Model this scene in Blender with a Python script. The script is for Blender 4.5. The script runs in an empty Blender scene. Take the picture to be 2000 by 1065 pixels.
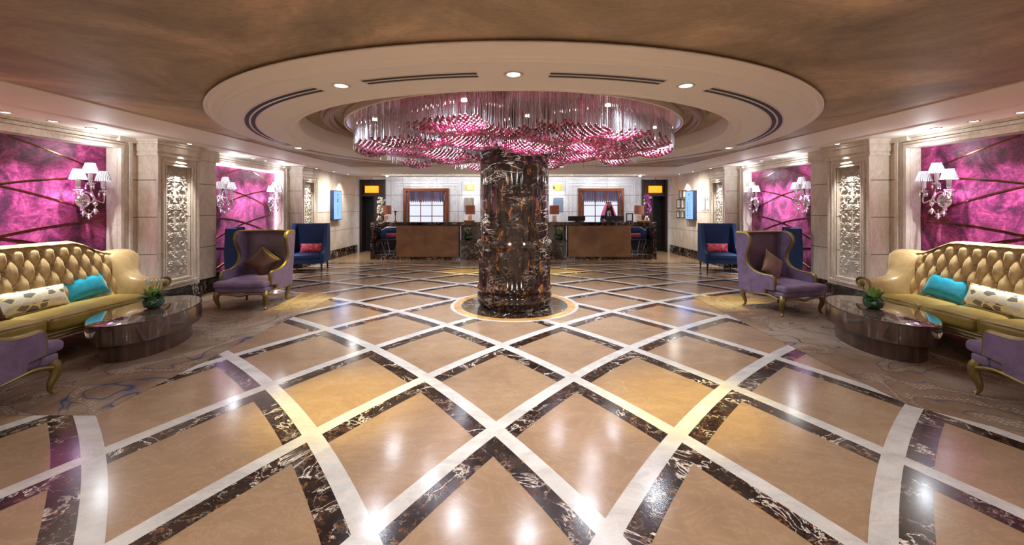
import bpy, math, random
import numpy as np
from mathutils import Vector, Matrix
PI = math.pi
C = bpy.context.scene.collection
S = bpy.context.scene

# ---------------------------------------------------------------- camera
cd = bpy.data.cameras.new('camera'); cam = bpy.data.objects.new('camera', cd); C.objects.link(cam)
cam.location = (0, 0, 1.6); cam.rotation_euler = (PI/2, 0, 0)
cd.sensor_width = 36; cd.lens = 14.4; cd.shift_x = -0.0015; cd.shift_y = -0.064
cd.clip_start = .05; cd.clip_end = 100
S.camera = cam
# ---------------------------------------------------------------- world (even pale fill, kept out by the closed room)
W = bpy.data.worlds.new('world'); S.world = W; W.use_nodes = True
W.node_tree.nodes['Background'].inputs[0].default_value = (.93, .95, 1, 1)
W.node_tree.nodes['Background'].inputs[1].default_value = .5
S.view_settings.view_transform = 'Standard'; S.view_settings.look = 'None'
S.view_settings.exposure = 1.0; S.view_settings.gamma = 1
S.cycles.max_bounces = 8; S.cycles.transparent_max_bounces = 24
S.cycles.diffuse_bounces = 4; S.cycles.glossy_bounces = 5; S.cycles.transmission_bounces = 6
S.cycles.sample_clamp_indirect = 2; S.cycles.caustics_reflective = False; S.cycles.caustics_refractive = False

def light(kind, loc, energy, col=(1, 1, 1), size=.06, cone=100, blend=.8, aim=None, parent=None, name='lamp_light'):
    d = bpy.data.lights.new(name, kind); d.energy = energy; d.color = col
    if kind == 'SPOT': d.spot_size = math.radians(cone); d.spot_blend = blend; d.shadow_soft_size = size
    elif kind == 'POINT': d.shadow_soft_size = size
    else: d.size = size
    o = bpy.data.objects.new(name, d); C.objects.link(o); o.location = loc
    if aim: o.rotation_euler = (Vector(aim)-Vector(loc)).to_track_quat('-Z', 'Y').to_euler()
    if parent: o.parent = parent; o.location = Vector(loc)-parent.location
    return o
WHITE = (1, .97, .93); COOL = (.86, .92, 1); YEL = (1, .84, .18)
E_POOL, E_SOFFIT, E_BACK, E_CH, E_REAR = 230, 150, 35, 115, 190

for x_ in (-3.6, -1.2, 1.2, 3.6):        # added fill spots behind the camera, without fixtures
    for y_ in (-.9, -2.8): light('SPOT', (x_, y_, 2.66), E_REAR, (1, .96, .92), .16, 165, 1, (x_, y_+.6, 0), name='rear_fill')

la = light('AREA', (0, 13.35, 2.63), 62, COOL, 1, aim=(0, 14.6, 1.25), name='reception_wall_washer'); la.data.shape = 'RECTANGLE'; la.data.size = 8.6; la.data.size_y = .12
for x_ in (-4.75, 4.75): light('SPOT', (x_, 12.1, 2.63), 120, (1, .97, .9), .12, 168, 1, (x_*1.1, 12.1, 0), name='side_wall_fill')  # unseen spots added to brighten the far side walls

# ---------------------------------------------------------------- mesh helpers
class M:
    def __init__(s): s.v = []; s.f = []; s.m = []; s.n = 0; s.mi = 0
    def add(s, v, f):
        v = np.asarray(v, float).reshape(-1, 3); s.v.append(v); n = s.n
        for q in f: s.f.append(tuple(i+n for i in q)); s.m.append(s.mi)
        s.n += len(v); return s
    def box(s, x0, x1, y0, y1, z0, z1):
        x0, x1 = min(x0, x1), max(x0, x1); y0, y1 = min(y0, y1), max(y0, y1)
        v = [(x, y, z) for z in (z0, z1) for y in (y0, y1) for x in (x0, x1)]
        return s.add(v, [(0, 2, 3, 1), (4, 5, 7, 6), (0, 1, 5, 4), (2, 6, 7, 3), (0, 4, 6, 2), (1, 3, 7, 5)])
    def rbox(s, c, size, r=.03, puff=0, n=8, rot=None):
        # rounded, optionally puffed box
        hx, hy, hz = [a/2 for a in size]; vs = []; fs = []; k = 0
        g = np.linspace(-1, 1, n+1); g = np.sign(g)*(1-(1-abs(g))**1.35)
        for ax in range(3):
            for sg in (-1, 1):
                a, b = [(1, 2), (2, 0), (0, 1)][ax]
                for i in range(n+1):
                    for j in range(n+1):
                        p = [0, 0, 0]; p[ax] = sg; p[a] = g[i]; p[b] = g[j]
                        vs.append(p)
                for i in range(n):
                    for j in range(n):
                        q = (k+i*(n+1)+j, k+(i+1)*(n+1)+j, k+(i+1)*(n+1)+j+1, k+i*(n+1)+j+1)
                        fs.append(q if sg > 0 else q[::-1])
                k += (n+1)**2
        P = np.array(vs, float); H = np.array([hx, hy, hz]); Q = P*H
        rr = min(r, hx, hy, hz); inner = np.clip(Q, -(H-rr), (H-rr)); d = Q-inner
        L = np.linalg.norm(d, axis=1, keepdims=True); L[L == 0] = 1
        Q = inner+d/L*rr*np.clip(np.abs(d).max(1, keepdims=True)/rr, 0, 1)
        if puff:
            w = (1-P[:, 0]**2)*(1-P[:, 1]**2); Q[:, 2] += np.sign(P[:, 2])*puff*w*(np.abs(P[:, 2]) > .5)
        if rot is not None: Q = Q@np.array(rot.to_3x3() if hasattr(rot, 'to_3x3') else rot).T
        return s.add(Q+np.array(c), fs)
    def grid(s, fn, nu, nv, cu=False, cv=False):
        U = nu if cu else nu+1; V = nv if cv else nv+1
        v = [fn(i/nu, j/nv) for i in range(U) for j in range(V)]
        f = [(i*V+j, ((i+1) % U)*V+j, ((i+1) % U)*V+(j+1) % V, i*V+(j+1) % V) for i in range(nu) for j in range(nv)]
        return s.add(v, f)
    def lathe(s, prof, c=(0, 0, 0), n=32, a0=0, a1=2*PI):
        full = abs(a1-a0-2*PI) < 1e-6; m = len(prof); N = n if full else n+1; v = []
        for i in range(N):
            a = a0+(a1-a0)*i/n
            for r, z in prof: v.append((c[0]+r*math.cos(a), c[1]+r*math.sin(a), c[2]+z))
        f = [(i*m+j, ((i+1) % N)*m+j, ((i+1) % N)*m+j+1, i*m+j+1) for i in range(n) for j in range(m-1)]
        return s.add(v, f)
    def cyl(s, c, r, h, n=20, r2=None):
        r2 = r if r2 is None else r2
        return s.lathe([(0, 0), (r, 0), (r2, h), (0, h)], c, n)
    def tube(s, pts, r, n=8, caps=True, flat=1):
        pts = [Vector(p) for p in pts]; k = len(pts); rs = r if hasattr(r, '__len__') else [r]*k
        v = []; t0 = (pts[1]-pts[0]).normalized()
        u = t0.cross(Vector((0, 0, 1)));  u = u if u.length > .1 else t0.cross(Vector((0, 1, 0))); u.normalize()
        for i in range(k):
            t = (pts[min(i+1, k-1)]-pts[max(i-1, 0)]).normalized()
            u = (u-t*u.dot(t)); u = u.normalized() if u.length > 1e-6 else t.orthogonal().normalized(); w = t.cross(u)
            for j in range(n):
                a = 2*PI*j/n; v.append(pts[i]+(u*math.cos(a)*flat+w*math.sin(a))*rs[i])
        f = [(i*n+j, (i+1)*n+j, (i+1)*n+(j+1) % n, i*n+(j+1) % n) for i in range(k-1) for j in range(n)]
        if caps: f += [tuple(range(n)), tuple(range((k-1)*n, k*n))[::-1]]
        return s.add([tuple(p) for p in v], f)
    def ball(s, c, r, nu=10, nv=7, sc=(1, 1, 1)):
        return s.add([(c[0]+r*sc[0]*math.sin(PI*j/nv)*math.cos(2*PI*i/nu), c[1]+r*sc[1]*math.sin(PI*j/nv)*math.sin(2*PI*i/nu), c[2]+r*sc[2]*math.cos(PI*j/nv)) for i in range(nu) for j in range(nv+1)],
                     [(i*(nv+1)+j, i*(nv+1)+j+1, ((i+1) % nu)*(nv+1)+j+1, ((i+1) % nu)*(nv+1)+j) for i in range(nu) for j in range(nv)])
    def prism(s, poly, x0, x1, axis=0):
        # polygon (a,b) extruded along axis 0: (x,a,b)
        n = len(poly); P = lambda x, a, b: (x, a, b) if axis == 0 else ((a, x, b) if axis == 1 else (a, b, x))
        v = [P(x0, *p) for p in poly]+[P(x1, *p) for p in poly]
        f = [(i, (i+1) % n, n+(i+1) % n, n+i) for i in range(n)]+[tuple(range(n))[::-1], tuple(range(n, 2*n))]
        return s.add(v, f)
    def xform(s, mat):
        a = np.array(mat); s.v = [v@a[:3, :3].T+a[:3, 3] for v in s.v]; return s

def obj(name, m, mat, parent=None, loc=(0, 0, 0), rz=0, smooth=35, mats=None):
    me = bpy.data.meshes.new(name); v = np.concatenate(m.v)
    me.from_pydata([], [], []) if False else None
    me.vertices.add(len(v)); me.vertices.foreach_set('co', v.astype(np.float32).ravel())
    tot = [len(f) for f in m.f]; flat = np.fromiter((i for f in m.f for i in f), np.int32)
    me.loops.add(len(flat)); me.loops.foreach_set('vertex_index', flat)
    me.polygons.add(len(tot)); st = np.concatenate([[0], np.cumsum(tot)[:-1]]).astype(np.int32)
    me.polygons.foreach_set('loop_start', st); me.polygons.foreach_set('loop_total', np.array(tot, np.int32))
    if mats:
        for x in mats: me.materials.append(x)
        me.polygons.foreach_set('material_index', np.array(m.m, np.int32))
    else: me.materials.append(mat)
    me.update(calc_edges=True); me.validate()
    import bmesh
    bm = bmesh.new(); bm.from_mesh(me); bmesh.ops.remove_doubles(bm, verts=bm.verts, dist=1e-5)
    if len(bm.faces) < 60000: bmesh.ops.recalc_face_normals(bm, faces=bm.faces)
    bm.to_mesh(me); bm.free()
    if smooth:
        me.polygons.foreach_set('use_smooth', [True]*len(me.polygons)); me.set_sharp_from_angle(angle=math.radians(smooth))
    else: me.polygons.foreach_set('use_smooth', [False]*len(me.polygons))
    o = bpy.data.objects.new(name, me); C.objects.link(o); o.location = loc; o.rotation_euler = (0, 0, rz)
    if parent: o.parent = parent
    return o
def tag(o, label, cat, group=None, kind=None):
    o['label'] = label; o['category'] = cat
    if group: o['group'] = group
    if kind: o['kind'] = kind
    return o
def thing(name, label, cat, loc=(0, 0, 0), rz=0, group=None):
    o = bpy.data.objects.new(name, None); C.objects.link(o); o.location = loc; o.rotation_euler = (0, 0, rz); o.empty_display_size = .1
    return tag(o, label, cat, group)
def struct(name, m, mat, smooth=0, mats=None):
    o = obj(name, m, mat, smooth=smooth, mats=mats); o['kind'] = 'structure'; return o
def dup(root, loc, rz=0, label=None, group=None):
    def rec(o, par):
        c = o.copy(); C.objects.link(c)
        if par: c.parent = par
        for ch in list(o.children): rec(ch, c)
        return c
    r = rec(root, None); r.location = loc; r.rotation_euler = (0, 0, rz)
    if label: r['label'] = label
    if group: r['group'] = group
    return r
def smoothpath(pts, k=6):
    # Catmull-Rom
    P = [Vector(p) for p in pts]; out = []
    for i in range(len(P)-1):
        a, b, c, d = P[max(i-1, 0)], P[i], P[i+1], P[min(i+2, len(P)-1)]
        for j in range(k):
            t = j/k; out.append(.5*((2*b)+(c-a)*t+(2*a-5*b+4*c-d)*t*t+(3*b-a-3*c+d)*t**3))
    out.append(P[-1]); return [tuple(p) for p in out]

# ---------------------------------------------------------------- materials
def lin(c):
    return tuple(((x/255)/12.92 if x/255 <= .04045 else ((x/255+.055)/1.055)**2.4) for x in c)+(1,)
class N:
    def __init__(s, name, **kw):
        s.mt = bpy.data.materials.new(name); s.mt.use_nodes = True; s.t = s.mt.node_tree; s.b = s.t.nodes['Principled BSDF']; s.set(**kw)
    def set(s, **kw):
        for k, v in kw.items():
            k = {'base': 'Base Color', 'rough': 'Roughness', 'metal': 'Metallic', 'spec': 'Specular IOR Level', 'coat': 'Coat Weight', 'coatr': 'Coat Roughness', 'sheen': 'Sheen Weight', 'sheenr': 'Sheen Roughness', 'sheent': 'Sheen Tint', 'trans': 'Transmission Weight', 'ior': 'IOR', 'emit': 'Emission Color', 'es': 'Emission Strength', 'alpha': 'Alpha', 'aniso': 'Anisotropic'}.get(k, k)
            i = s.b.inputs[k]
            if hasattr(v, 'is_linked'): s.t.links.new(v, i)
            else: i.default_value = v
        return s
    def n(s, typ, ins=None, **kw):
        x = s.t.nodes.new(typ)
        for k, v in kw.items(): setattr(x, k, v)
        for k, v in (ins or {}).items():
            i = x.inputs[k]
            if hasattr(v, 'is_linked'): s.t.links.new(v, i)
            else: i.default_value = v
        return x
    def pos(s): return s.n('ShaderNodeNewGeometry').outputs['Position']
    def oc(s): return s.n('ShaderNodeTexCoord').outputs['Object']
    def noise(s, vec, sc, det=4, rough=.55, dist=0, out='Fac'):
        return s.n('ShaderNodeTexNoise', {'Vector': vec, 'Scale': sc, 'Detail': det, 'Roughness': rough, 'Distortion': dist}).outputs[out]
    def ramp(s, fac, stops, interp='LINEAR'):
        x = s.n('ShaderNodeValToRGB', {'Fac': fac}); cr = x.color_ramp; cr.interpolation = interp
        while len(cr.elements) < len(stops): cr.elements.new(.5)
        for e, (p, c) in zip(cr.elements, stops): e.position = p; e.color = c if len(c) == 4 else tuple(c)+(1,)
        return x.outputs[0]
    def mix(s, f, a, b, mode='MIX'):
        x = s.n('ShaderNodeMix', data_type='RGBA', blend_type=mode)
        for i, v in ((0, f), (6, a), (7, b)):
            if hasattr(v, 'is_linked'): s.t.links.new(v, x.inputs[i])
            else: x.inputs[i].default_value = v
        return x.outputs[2]
    def math(s, op, a, b=0, c=0):
        x = s.n('ShaderNodeMath', operation=op)
        for i, v in enumerate((a, b, c)):
            if hasattr(v, 'is_linked'): s.t.links.new(v, x.inputs[i])
            else: x.inputs[i].default_value = v
        return x.outputs[0]
    def scale(s, vec, sc):
        return s.n('ShaderNodeMapping', {'Vector': vec, 'Scale': sc}).outputs[0]
    def bump(s, h, st=.3, d=.01):
        s.set(Normal=s.n('ShaderNodeBump', {'Height': h, 'Strength': st, 'Distance': d}).outputs[0]); return s
BL = (0, 0, 0, 1); WH = (1, 1, 1, 1)
def plain(name, rgb, rough=.5, metal=0, **kw): return N(name, base=lin(rgb), rough=rough, metal=metal, **kw).mt
def emis(name, rgb, st): return N(name, base=(0, 0, 0, 1), emit=lin(rgb), es=st, rough=.6).mt

def dark_marble(name, sc=1, amber=.5, white=.5, rough=.06, stretch=(1, 1, 1), seed=0, rot=.45):
    a = N(name, rough=rough, spec=.5); p = a.n('ShaderNodeMapping', {'Vector': a.pos(), 'Scale': stretch, 'Location': (seed, seed*.7, 0)}).outputs[0]
    w = a.noise(p, 3*sc, 6, .65, 1.0)
    base = a.ramp(w, [(.3, lin((16, 11, 10))), (.5, lin((32, 22, 19))), (.72, lin((64, 45, 36)))])
    am = a.noise(a.scale(p, (1, 1, .5)), 11*sc, 6, .72, .8)
    base = a.mix(a.ramp(am, [(.56, BL), (.66, (amber,)*3)]), base, lin((172, 112, 56)))
    q = a.n('ShaderNodeMapping', {'Vector': p, 'Rotation': (rot, rot*.8, rot), 'Scale': (1, 1, 2.6)}).outputs[0]
    def vein(scale, wd, lo, hi, strength):
        n_ = a.noise(q, scale*sc, 7, .62, .9)
        v_ = a.ramp(n_, [(.5-wd*2.2, BL), (.5-wd*.5, (strength,)*3), (.5+wd*.5, (strength,)*3), (.5+wd*2.2, BL)])
        return a.mix(1, v_, a.ramp(a.noise(p, scale*.8*sc, 3), [(lo, BL), (hi, WH)]), 'MULTIPLY')
    base = a.mix(vein(1.3, .0055, .44, .54, white*1.33), base, lin((226, 212, 200)))
    base = a.mix(vein(3.1, .006, .51, .62, white*.8), base, lin((206, 190, 176)))
    base = a.mix(vein(7.0, .010, .54, .64, white*.35), base, lin((170, 148, 128)))
    a.set(base=base); return a.mt
def stone(name, c1, c2, c3, rough=.3, joints=(), sc=1, yj=None, yaxis=1):
    a = N(name, rough=rough); p = a.pos(); q = a.scale(p, (1, 1, .45))
    n = a.noise(q, 1.6*sc, 7, .62, 1.3)
    b = a.ramp(n, [(.3, lin(c1)), (.5, lin(c2)), (.68, lin(c3))])
    v = a.noise(q, 3.1*sc, 8, .7, 2.2); b = a.mix(a.ramp(v, [(.46, BL), (.5, (.35,)*3), (.54, BL)]), b, lin((168, 140, 118)))
    f = a.noise(q, 14*sc, 4, .7); b = a.mix(.16, b, a.ramp(f, [(.35, lin(c1)), (.65, lin(c3))]), 'OVERLAY')
    sep = a.n('ShaderNodeSeparateXYZ', {0: p}).outputs
    m = None
    for z in joints:
        d = a.math('LESS_THAN', a.math('ABSOLUTE', a.math('SUBTRACT', sep[2], z)), .006); m = d if m is None else a.math('MAXIMUM', m, d)
    if yj:
        d = a.math('LESS_THAN', a.math('PINGPONG', a.math('ADD', sep[yaxis], yj[1]), yj[0]/2), .004); m = d if m is None else a.math('MAXIMUM', m, d)
    if m is not None: b = a.mix(m, b, lin((96, 82, 70)))
    a.set(base=b); return a.mt
def marble_light(name, c1, c2, c3, rough=.07, sc=1, vein=.25):
    a = N(name, rough=rough, spec=.32); p = a.scale(a.pos(), (1, 1.6, 1))
    b = a.ramp(a.noise(p, 1.3*sc, 6, .6, 1.2), [(.3, lin(c1)), (.5, lin(c2)), (.7, lin(c3))])
    v = a.noise(p, 2.2*sc, 7, .7, 2.5)
    b = a.mix(a.ramp(v, [(.47, BL), (.5, (vein,)*3), (.53, BL)]), b, lin((222, 190, 160)))
    a.set(base=b); return a.mt
def velvet(name, rgb, hi, rough=.5, sheen=.6, sc=6, bump=.15, amt=1):
    a = N(name, rough=rough, sheen=sheen, sheenr=.35, sheent=lin(hi), spec=.3); p = a.oc()
    n = a.noise(p, sc, 6, .65, .6)
    a.set(base=a.ramp(n, [(.35, lin(rgb)), (.7, lin([r*(1-.3*amt)+h*.3*amt for r, h in zip(rgb, hi)]))]))
    if bump: a.bump(a.noise(p, sc*2, 5, .6), bump, .01)
    return a.mt

MT = {}
MT['tan'] = marble_light('tan_floor_marble', (131, 104, 81), (139, 112, 87), (147, 120, 94), rough=.17, vein=.08)
MT['white_m'] = marble_light('white_floor_marble', (160, 156, 152), (176, 172, 168), (190, 186, 182), rough=.16, sc=2.2, vein=.35)
MT['dark_floor'] = dark_marble('dark_floor_marble', 2.0, .5, .6, .15)
MT['gold_m'] = marble_light('ochre_floor_marble', (150, 105, 45), (176, 128, 62), (190, 145, 80), sc=3)
MT['column'] = dark_marble('dark_column_marble', 1.0, .6, .75, .07, (1, 1, 1), 3.3)
MT['base'] = dark_marble('dark_skirting_marble', 2.2, .3, .8, .1, (1, 1, .35), 8)
MT['desk_m'] = dark_marble('dark_counter_marble', 2.2, .5, .7, .08, (1, 1, .5), 5)
MT['stone'] = stone('cream_stone', (198, 180, 162), (220, 206, 190), (234, 224, 212), joints=(.86, 1.44, 2.02))
MT['stone_trim'] = stone('cream_stone_moulding', (200, 184, 166), (222, 210, 196), (236, 226, 214), rough=.25, sc=1.3)
MT['stone_back'] = stone('pale_stone', (196, 192, 190), (208, 206, 206), (220, 220, 222), joints=(.86, 1.44, 2.02), rough=.3, sc=.7, yj=(1.2, .3), yaxis=0)
MT['relief'] = plain('ivory_relief_stone', (200, 192, 178), .6)
MT['cream'] = plain('cream_plaster', (238, 226, 208), .6)
MT['cream2'] = plain('white_plaster', (232, 224, 214), .6)
def bronze():
    a = N('bronze_leaf_ceiling', rough=.6, metal=.3); p = a.pos()
    n = a.noise(p, .7, 6, .66, .8); f = a.noise(a.scale(p, (1, 3, 1)), 22, 6, .75, .5)
    b = a.ramp(n, [(.32, lin((142, 128, 108))), (.5, lin((184, 168, 142))), (.66, lin((216, 202, 174)))])
    a.set(base=a.mix(.5, b, a.ramp(f, [(.3, lin((88, 70, 58))), (.7, lin((176, 150, 122)))]), 'OVERLAY')); a.bump(f, .25, .01)
    return a.mt
MT['bronze'] = bronze()
MT['mirror'] = plain('mirror_plate', (160, 104, 92), .12, 1)
def wallvelvet():
    a = N('magenta_velvet', rough=.45, sheen=.4, sheenr=.4, sheent=lin((240, 150, 200)), spec=.3); p = a.pos()
    n = a.noise(a.scale(p, (1, 1.1, 1)), 2.2, 8, .75, 1.2); f = a.noise(a.scale(p, (1, 1, 2.5)), 18, 6, .8, .3)
    n = a.math('ADD', a.math('MULTIPLY', n, .7), a.math('MULTIPLY', f, .3))
    a.set(base=a.ramp(n, [(.41, lin((50, 12, 34))), (.48, lin((98, 26, 64))), (.55, lin((148, 52, 98))), (.64, lin((190, 88, 138)))])); a.bump(f, .3, .01)
    return a.mt
MT['wallvelvet'] = wallvelvet()
MT['strip'] = plain('polished_bronze', (150, 96, 62), .18, 1)
MT['gold'] = plain('antique_gold', (126, 108, 62), .42, .75)
MT['wood_gold'] = plain('bronzed_wood', (138, 112, 72), .4, .35)
MT['sofa'] = velvet('gold_velvet', (172, 142, 92), (252, 226, 180), .26, .6, 5, .25)
MT['sofa2'] = velvet('gold_velvet_seat', (132, 108, 48), (225, 200, 120), .36, .45, 4, .15)
MT['purple'] = velvet('purple_velvet', (92, 74, 98), (180, 155, 190), .5, .6, 7, .15)
MT['purple_in'] = velvet('purple_satin', (78, 62, 70), (150, 135, 150), .32, .3, 3, .08)
MT['blue'] = velvet('blue_upholstery', (22, 42, 78), (66, 104, 165), .55, .35, 30, .1)
MT['teal'] = velvet('teal_velvet', (14, 128, 146), (150, 225, 235), .35, .5, 7, .5)
MT['brownp'] = velvet('brown_satin', (62, 38, 32), (140, 100, 90), .4, .4, 6, .3)
MT['mauvep'] = velvet('mauve_satin', (112, 84, 76), (190, 160, 150), .4, .4, 6, .3)
MT['wine'] = velvet('wine_velvet', (60, 20, 30), (120, 60, 80), .4, .4, 6, .2)
def leafp():
    a = N('leaf_pattern_fabric', rough=.6); p = a.scale(a.oc(), (1, 1, 1))
    dv = a.n('ShaderNodeVectorMath', {0: p, 1: a.n('ShaderNodeTexNoise', {'Vector': p, 'Scale': 5.}).outputs['Color']}, operation='ADD').outputs[0]
    dv = a.n('ShaderNodeVectorMath', {0: a.n('ShaderNodeTexNoise', {'Vector': p, 'Scale': 6.}).outputs['Color'], 1: (.07,)*3, 2: p}, operation='MULTIPLY_ADD').outputs[0]
    e = a.n('ShaderNodeTexVoronoi', {'Vector': a.scale(dv, (.8, 1, 1.5)), 'Scale': 13}, feature='DISTANCE_TO_EDGE').outputs['Distance']
    cid = a.n('ShaderNodeTexVoronoi', {'Vector': a.scale(dv, (.8, 1, 1.5)), 'Scale': 13}).outputs['Color']
    pick = a.ramp(a.n('ShaderNodeSeparateColor', {0: cid}).outputs[0], [(.5, lin((206, 198, 182))), (.52, lin((112, 102, 92)))], 'CONSTANT')
    b = a.mix(a.ramp(e, [(.07, WH), (.10, BL)]), pick, lin((226, 208, 150)))
    a.set(base=b); return a.mt
MT['leafp'] = leafp()
def redp():
    a = N('red_floral_fabric', rough=.6); p = a.oc(); n = a.noise(p, 16, 3, .5, 2)
    a.set(base=a.ramp(n, [(.42, lin((196, 28, 56))), (.5, lin((236, 150, 160))), (.56, lin((176, 24, 60))), (.66, lin((225, 190, 120)))], 'CONSTANT')); return a.mt
MT['redp'] = redp()
def walnut():
    a = N('polished_walnut', rough=.1, coat=.6, coatr=.04, spec=.5); p = a.scale(a.oc(), (4, 4, .15)); n = a.noise(p, 3, 4, .5, .3)
    a.set(base=a.ramp(n, [(.3, lin((48, 33, 30))), (.5, lin((64, 45, 38))), (.7, lin((80, 58, 48)))])); return a.mt
MT['walnut'] = walnut()
def burl():
    a = N('burl_table_top', rough=.06, coat=.8, coatr=.03); p = a.oc(); n = a.noise(p, 6, 8, .7, 1.5)
    a.set(base=a.ramp(n, [(.3, lin((66, 50, 48))), (.5, lin((96, 76, 72))), (.7, lin((124, 104, 98)))])); return a.mt
MT['burl'] = burl()
MT['wood_dark'] = plain('dark_wood', (38, 22, 20), .3)
MT['black'] = plain('black_void', (8, 8, 10), .5)
MT['leather'] = None
def leather():
    a = N('brown_leather', rough=.35); p = a.pos(); n = a.noise(p, 1.8, 4, .6, .6); f = a.noise(p, 60, 3)
    a.set(base=a.ramp(n, [(.3, lin((104, 72, 46))), (.5, lin((126, 90, 58))), (.7, lin((142, 104, 70)))])); a.bump(f, .1, .005); return a.mt
MT['leather'] = leather()
MT['copper'] = plain('copper_frame', (150, 92, 66), .2, .9)
MT['pane'] = emis('lit_frosted_pane', (236, 240, 255), .5)
MT['drape'] = None
def drape():
    a = N('mauve_fringe', rough=.7); p = a.scale(a.pos(), (60, 1, 2)); n = a.noise(p, 1, 3)
    a.set(base=a.ramp(n, [(.35, lin((40, 30, 46))), (.65, lin((104, 86, 112)))])); return a.mt
MT['drape'] = drape()
def shade():
    a = N('pleated_white_shade', rough=.7, es=.4); oc = a.oc()
    s_ = a.n('ShaderNodeSeparateXYZ', {0: oc}).outputs
    ang = a.math('ARCTAN2', s_[1], s_[0]); w = a.math('SINE', a.math('MULTIPLY', ang, 22))
    b = a.ramp(a.math('MULTIPLY_ADD', w, .5, .5), [(.2, lin((70, 60, 66))), (.5, lin((236, 230, 238)))])
    a.set(base=b, emit=b); return a.mt
MT['shade'] = shade()
def clear(name, tr=.6, col=(1, 1, 1, 1), rough=.03):
    m = bpy.data.materials.new(name); m.use_nodes = True; t = m.node_tree; t.nodes.remove(t.nodes['Principled BSDF'])
    a = t.nodes.new('ShaderNodeBsdfTransparent'); a.inputs[0].default_value = col
    b = t.nodes.new('ShaderNodeBsdfGlossy'); b.inputs['Roughness'].default_value = rough; b.inputs[0].default_value = col
    x = t.nodes.new('ShaderNodeMixShader'); x.inputs[0].default_value = 1-tr
    t.links.new(a.outputs[0], x.inputs[1]); t.links.new(b.outputs[0], x.inputs[2]); t.links.new(x.outputs[0], t.nodes['Material Output'].inputs[0])
    return m
MT['crystal'] = clear('clear_crystal', .35)
def rodglass():
    m = clear('glass_rod', .42, (.97, .95, .96, 1)); t = m.node_tree; mx = [n for n in t.nodes if n.type == 'MIX_SHADER'][0]
    d = t.nodes.new('ShaderNodeBsdfDiffuse'); d.inputs[0].default_value = (.85, .88, .95, 1); m2 = t.nodes.new('ShaderNodeMixShader'); m2.inputs[0].default_value = .22
    t.links.new(mx.outputs[0], m2.inputs[1]); t.links.new(d.outputs[0], m2.inputs[2]); t.links.new(m2.outputs[0], t.nodes['Material Output'].inputs[0]); return m
MT['rod'] = rodglass()
def pinkglass():
    a = N('pink_glass', rough=.06, spec=1, coat=1, trans=.3); r = a.n('ShaderNodeNewGeometry').outputs['Random Per Island']
    r2 = a.n('ShaderNodeObjectInfo').outputs['Random']; r = a.math('FRACT', a.math('ADD', r, r2))
    a.set(base=a.ramp(r, [(0, lin((96, 12, 38))), (.45, lin((150, 20, 64))), (.72, lin((196, 44, 104))), (.88, lin((236, 120, 176))), (1, lin((255, 215, 235)))])); return a.mt
MT['pink'] = pinkglass()
MT['greenglass'] = N('green_glass', base=lin((18, 70, 40)), rough=.04, trans=.35, coat=1).mt
MT['leaf'] = plain('leaf_green', (34, 84, 36), .4)
MT['leaf2'] = plain('leaf_light_green', (120, 158, 74), .45)
MT['petal'] = plain('white_petal', (236, 236, 222), .5)
MT['petal_p'] = plain('purple_petal', (176, 70, 160), .5)
MT['lens'] = emis('lamp_lens', (255, 252, 245), 9)
MT['lens_b'] = emis('chandelier_led', (245, 248, 255), 22)
MT['ledstrip'] = emis('led_strip', (255, 215, 240), 7)
MT['amber'] = emis('amber_shade', (235, 130, 20), 1.3)
MT['trim'] = plain('lamp_trim', (206, 196, 186), .35)
MT['slot'] = plain('vent_slot', (24, 18, 22), .6)
MT['brass'] = plain('brass_plate', (196, 176, 84), .3, .6)
MT['screen'] = emis('lit_blue_screen', (128, 168, 250), .85)
MT['navy'] = plain('navy_casing', (24, 44, 84), .35)
MT['glyph'] = emis('screen_lettering', (22, 34, 92), .5)
MT['glyphw'] = emis('screen_lettering_pale', (225, 240, 255), 1)
MT['paper'] = plain('white_paper', (226, 226, 230), .6)
MT['ink'] = plain('grey_print', (120, 120, 126), .7)
MT['shade_brown'] = N('brown_lamp_shade', base=lin((116, 76, 62)), rough=.7, emit=lin((120, 60, 40)), es=.25).mt
MT['lampbase'] = plain('ivory_lamp_base', (236, 232, 224), .3)
MT['white_wire'] = plain('pale_wire', (180, 196, 220), .3, .6)
MT['plaque'] = plain('frosted_plaque', (190, 184, 186), .2)
MT['skin'] = plain('skin', (150, 100, 76), .5)
MT['suit'] = plain('navy_suit', (20, 34, 74), .6)
MT['shirt'] = plain('white_shirt', (228, 232, 240), .6)
def ghutra():
    a = N('red_check_cloth', rough=.8); p = a.oc(); ch = a.n('ShaderNodeTexChecker', {'Vector': p, 'Scale': 70, 'Color1': lin((206, 40, 84)), 'Color2': lin((238, 150, 190))}).outputs[0]
    a.set(base=ch); return a.mt
MT['ghutra'] = ghutra()
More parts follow.
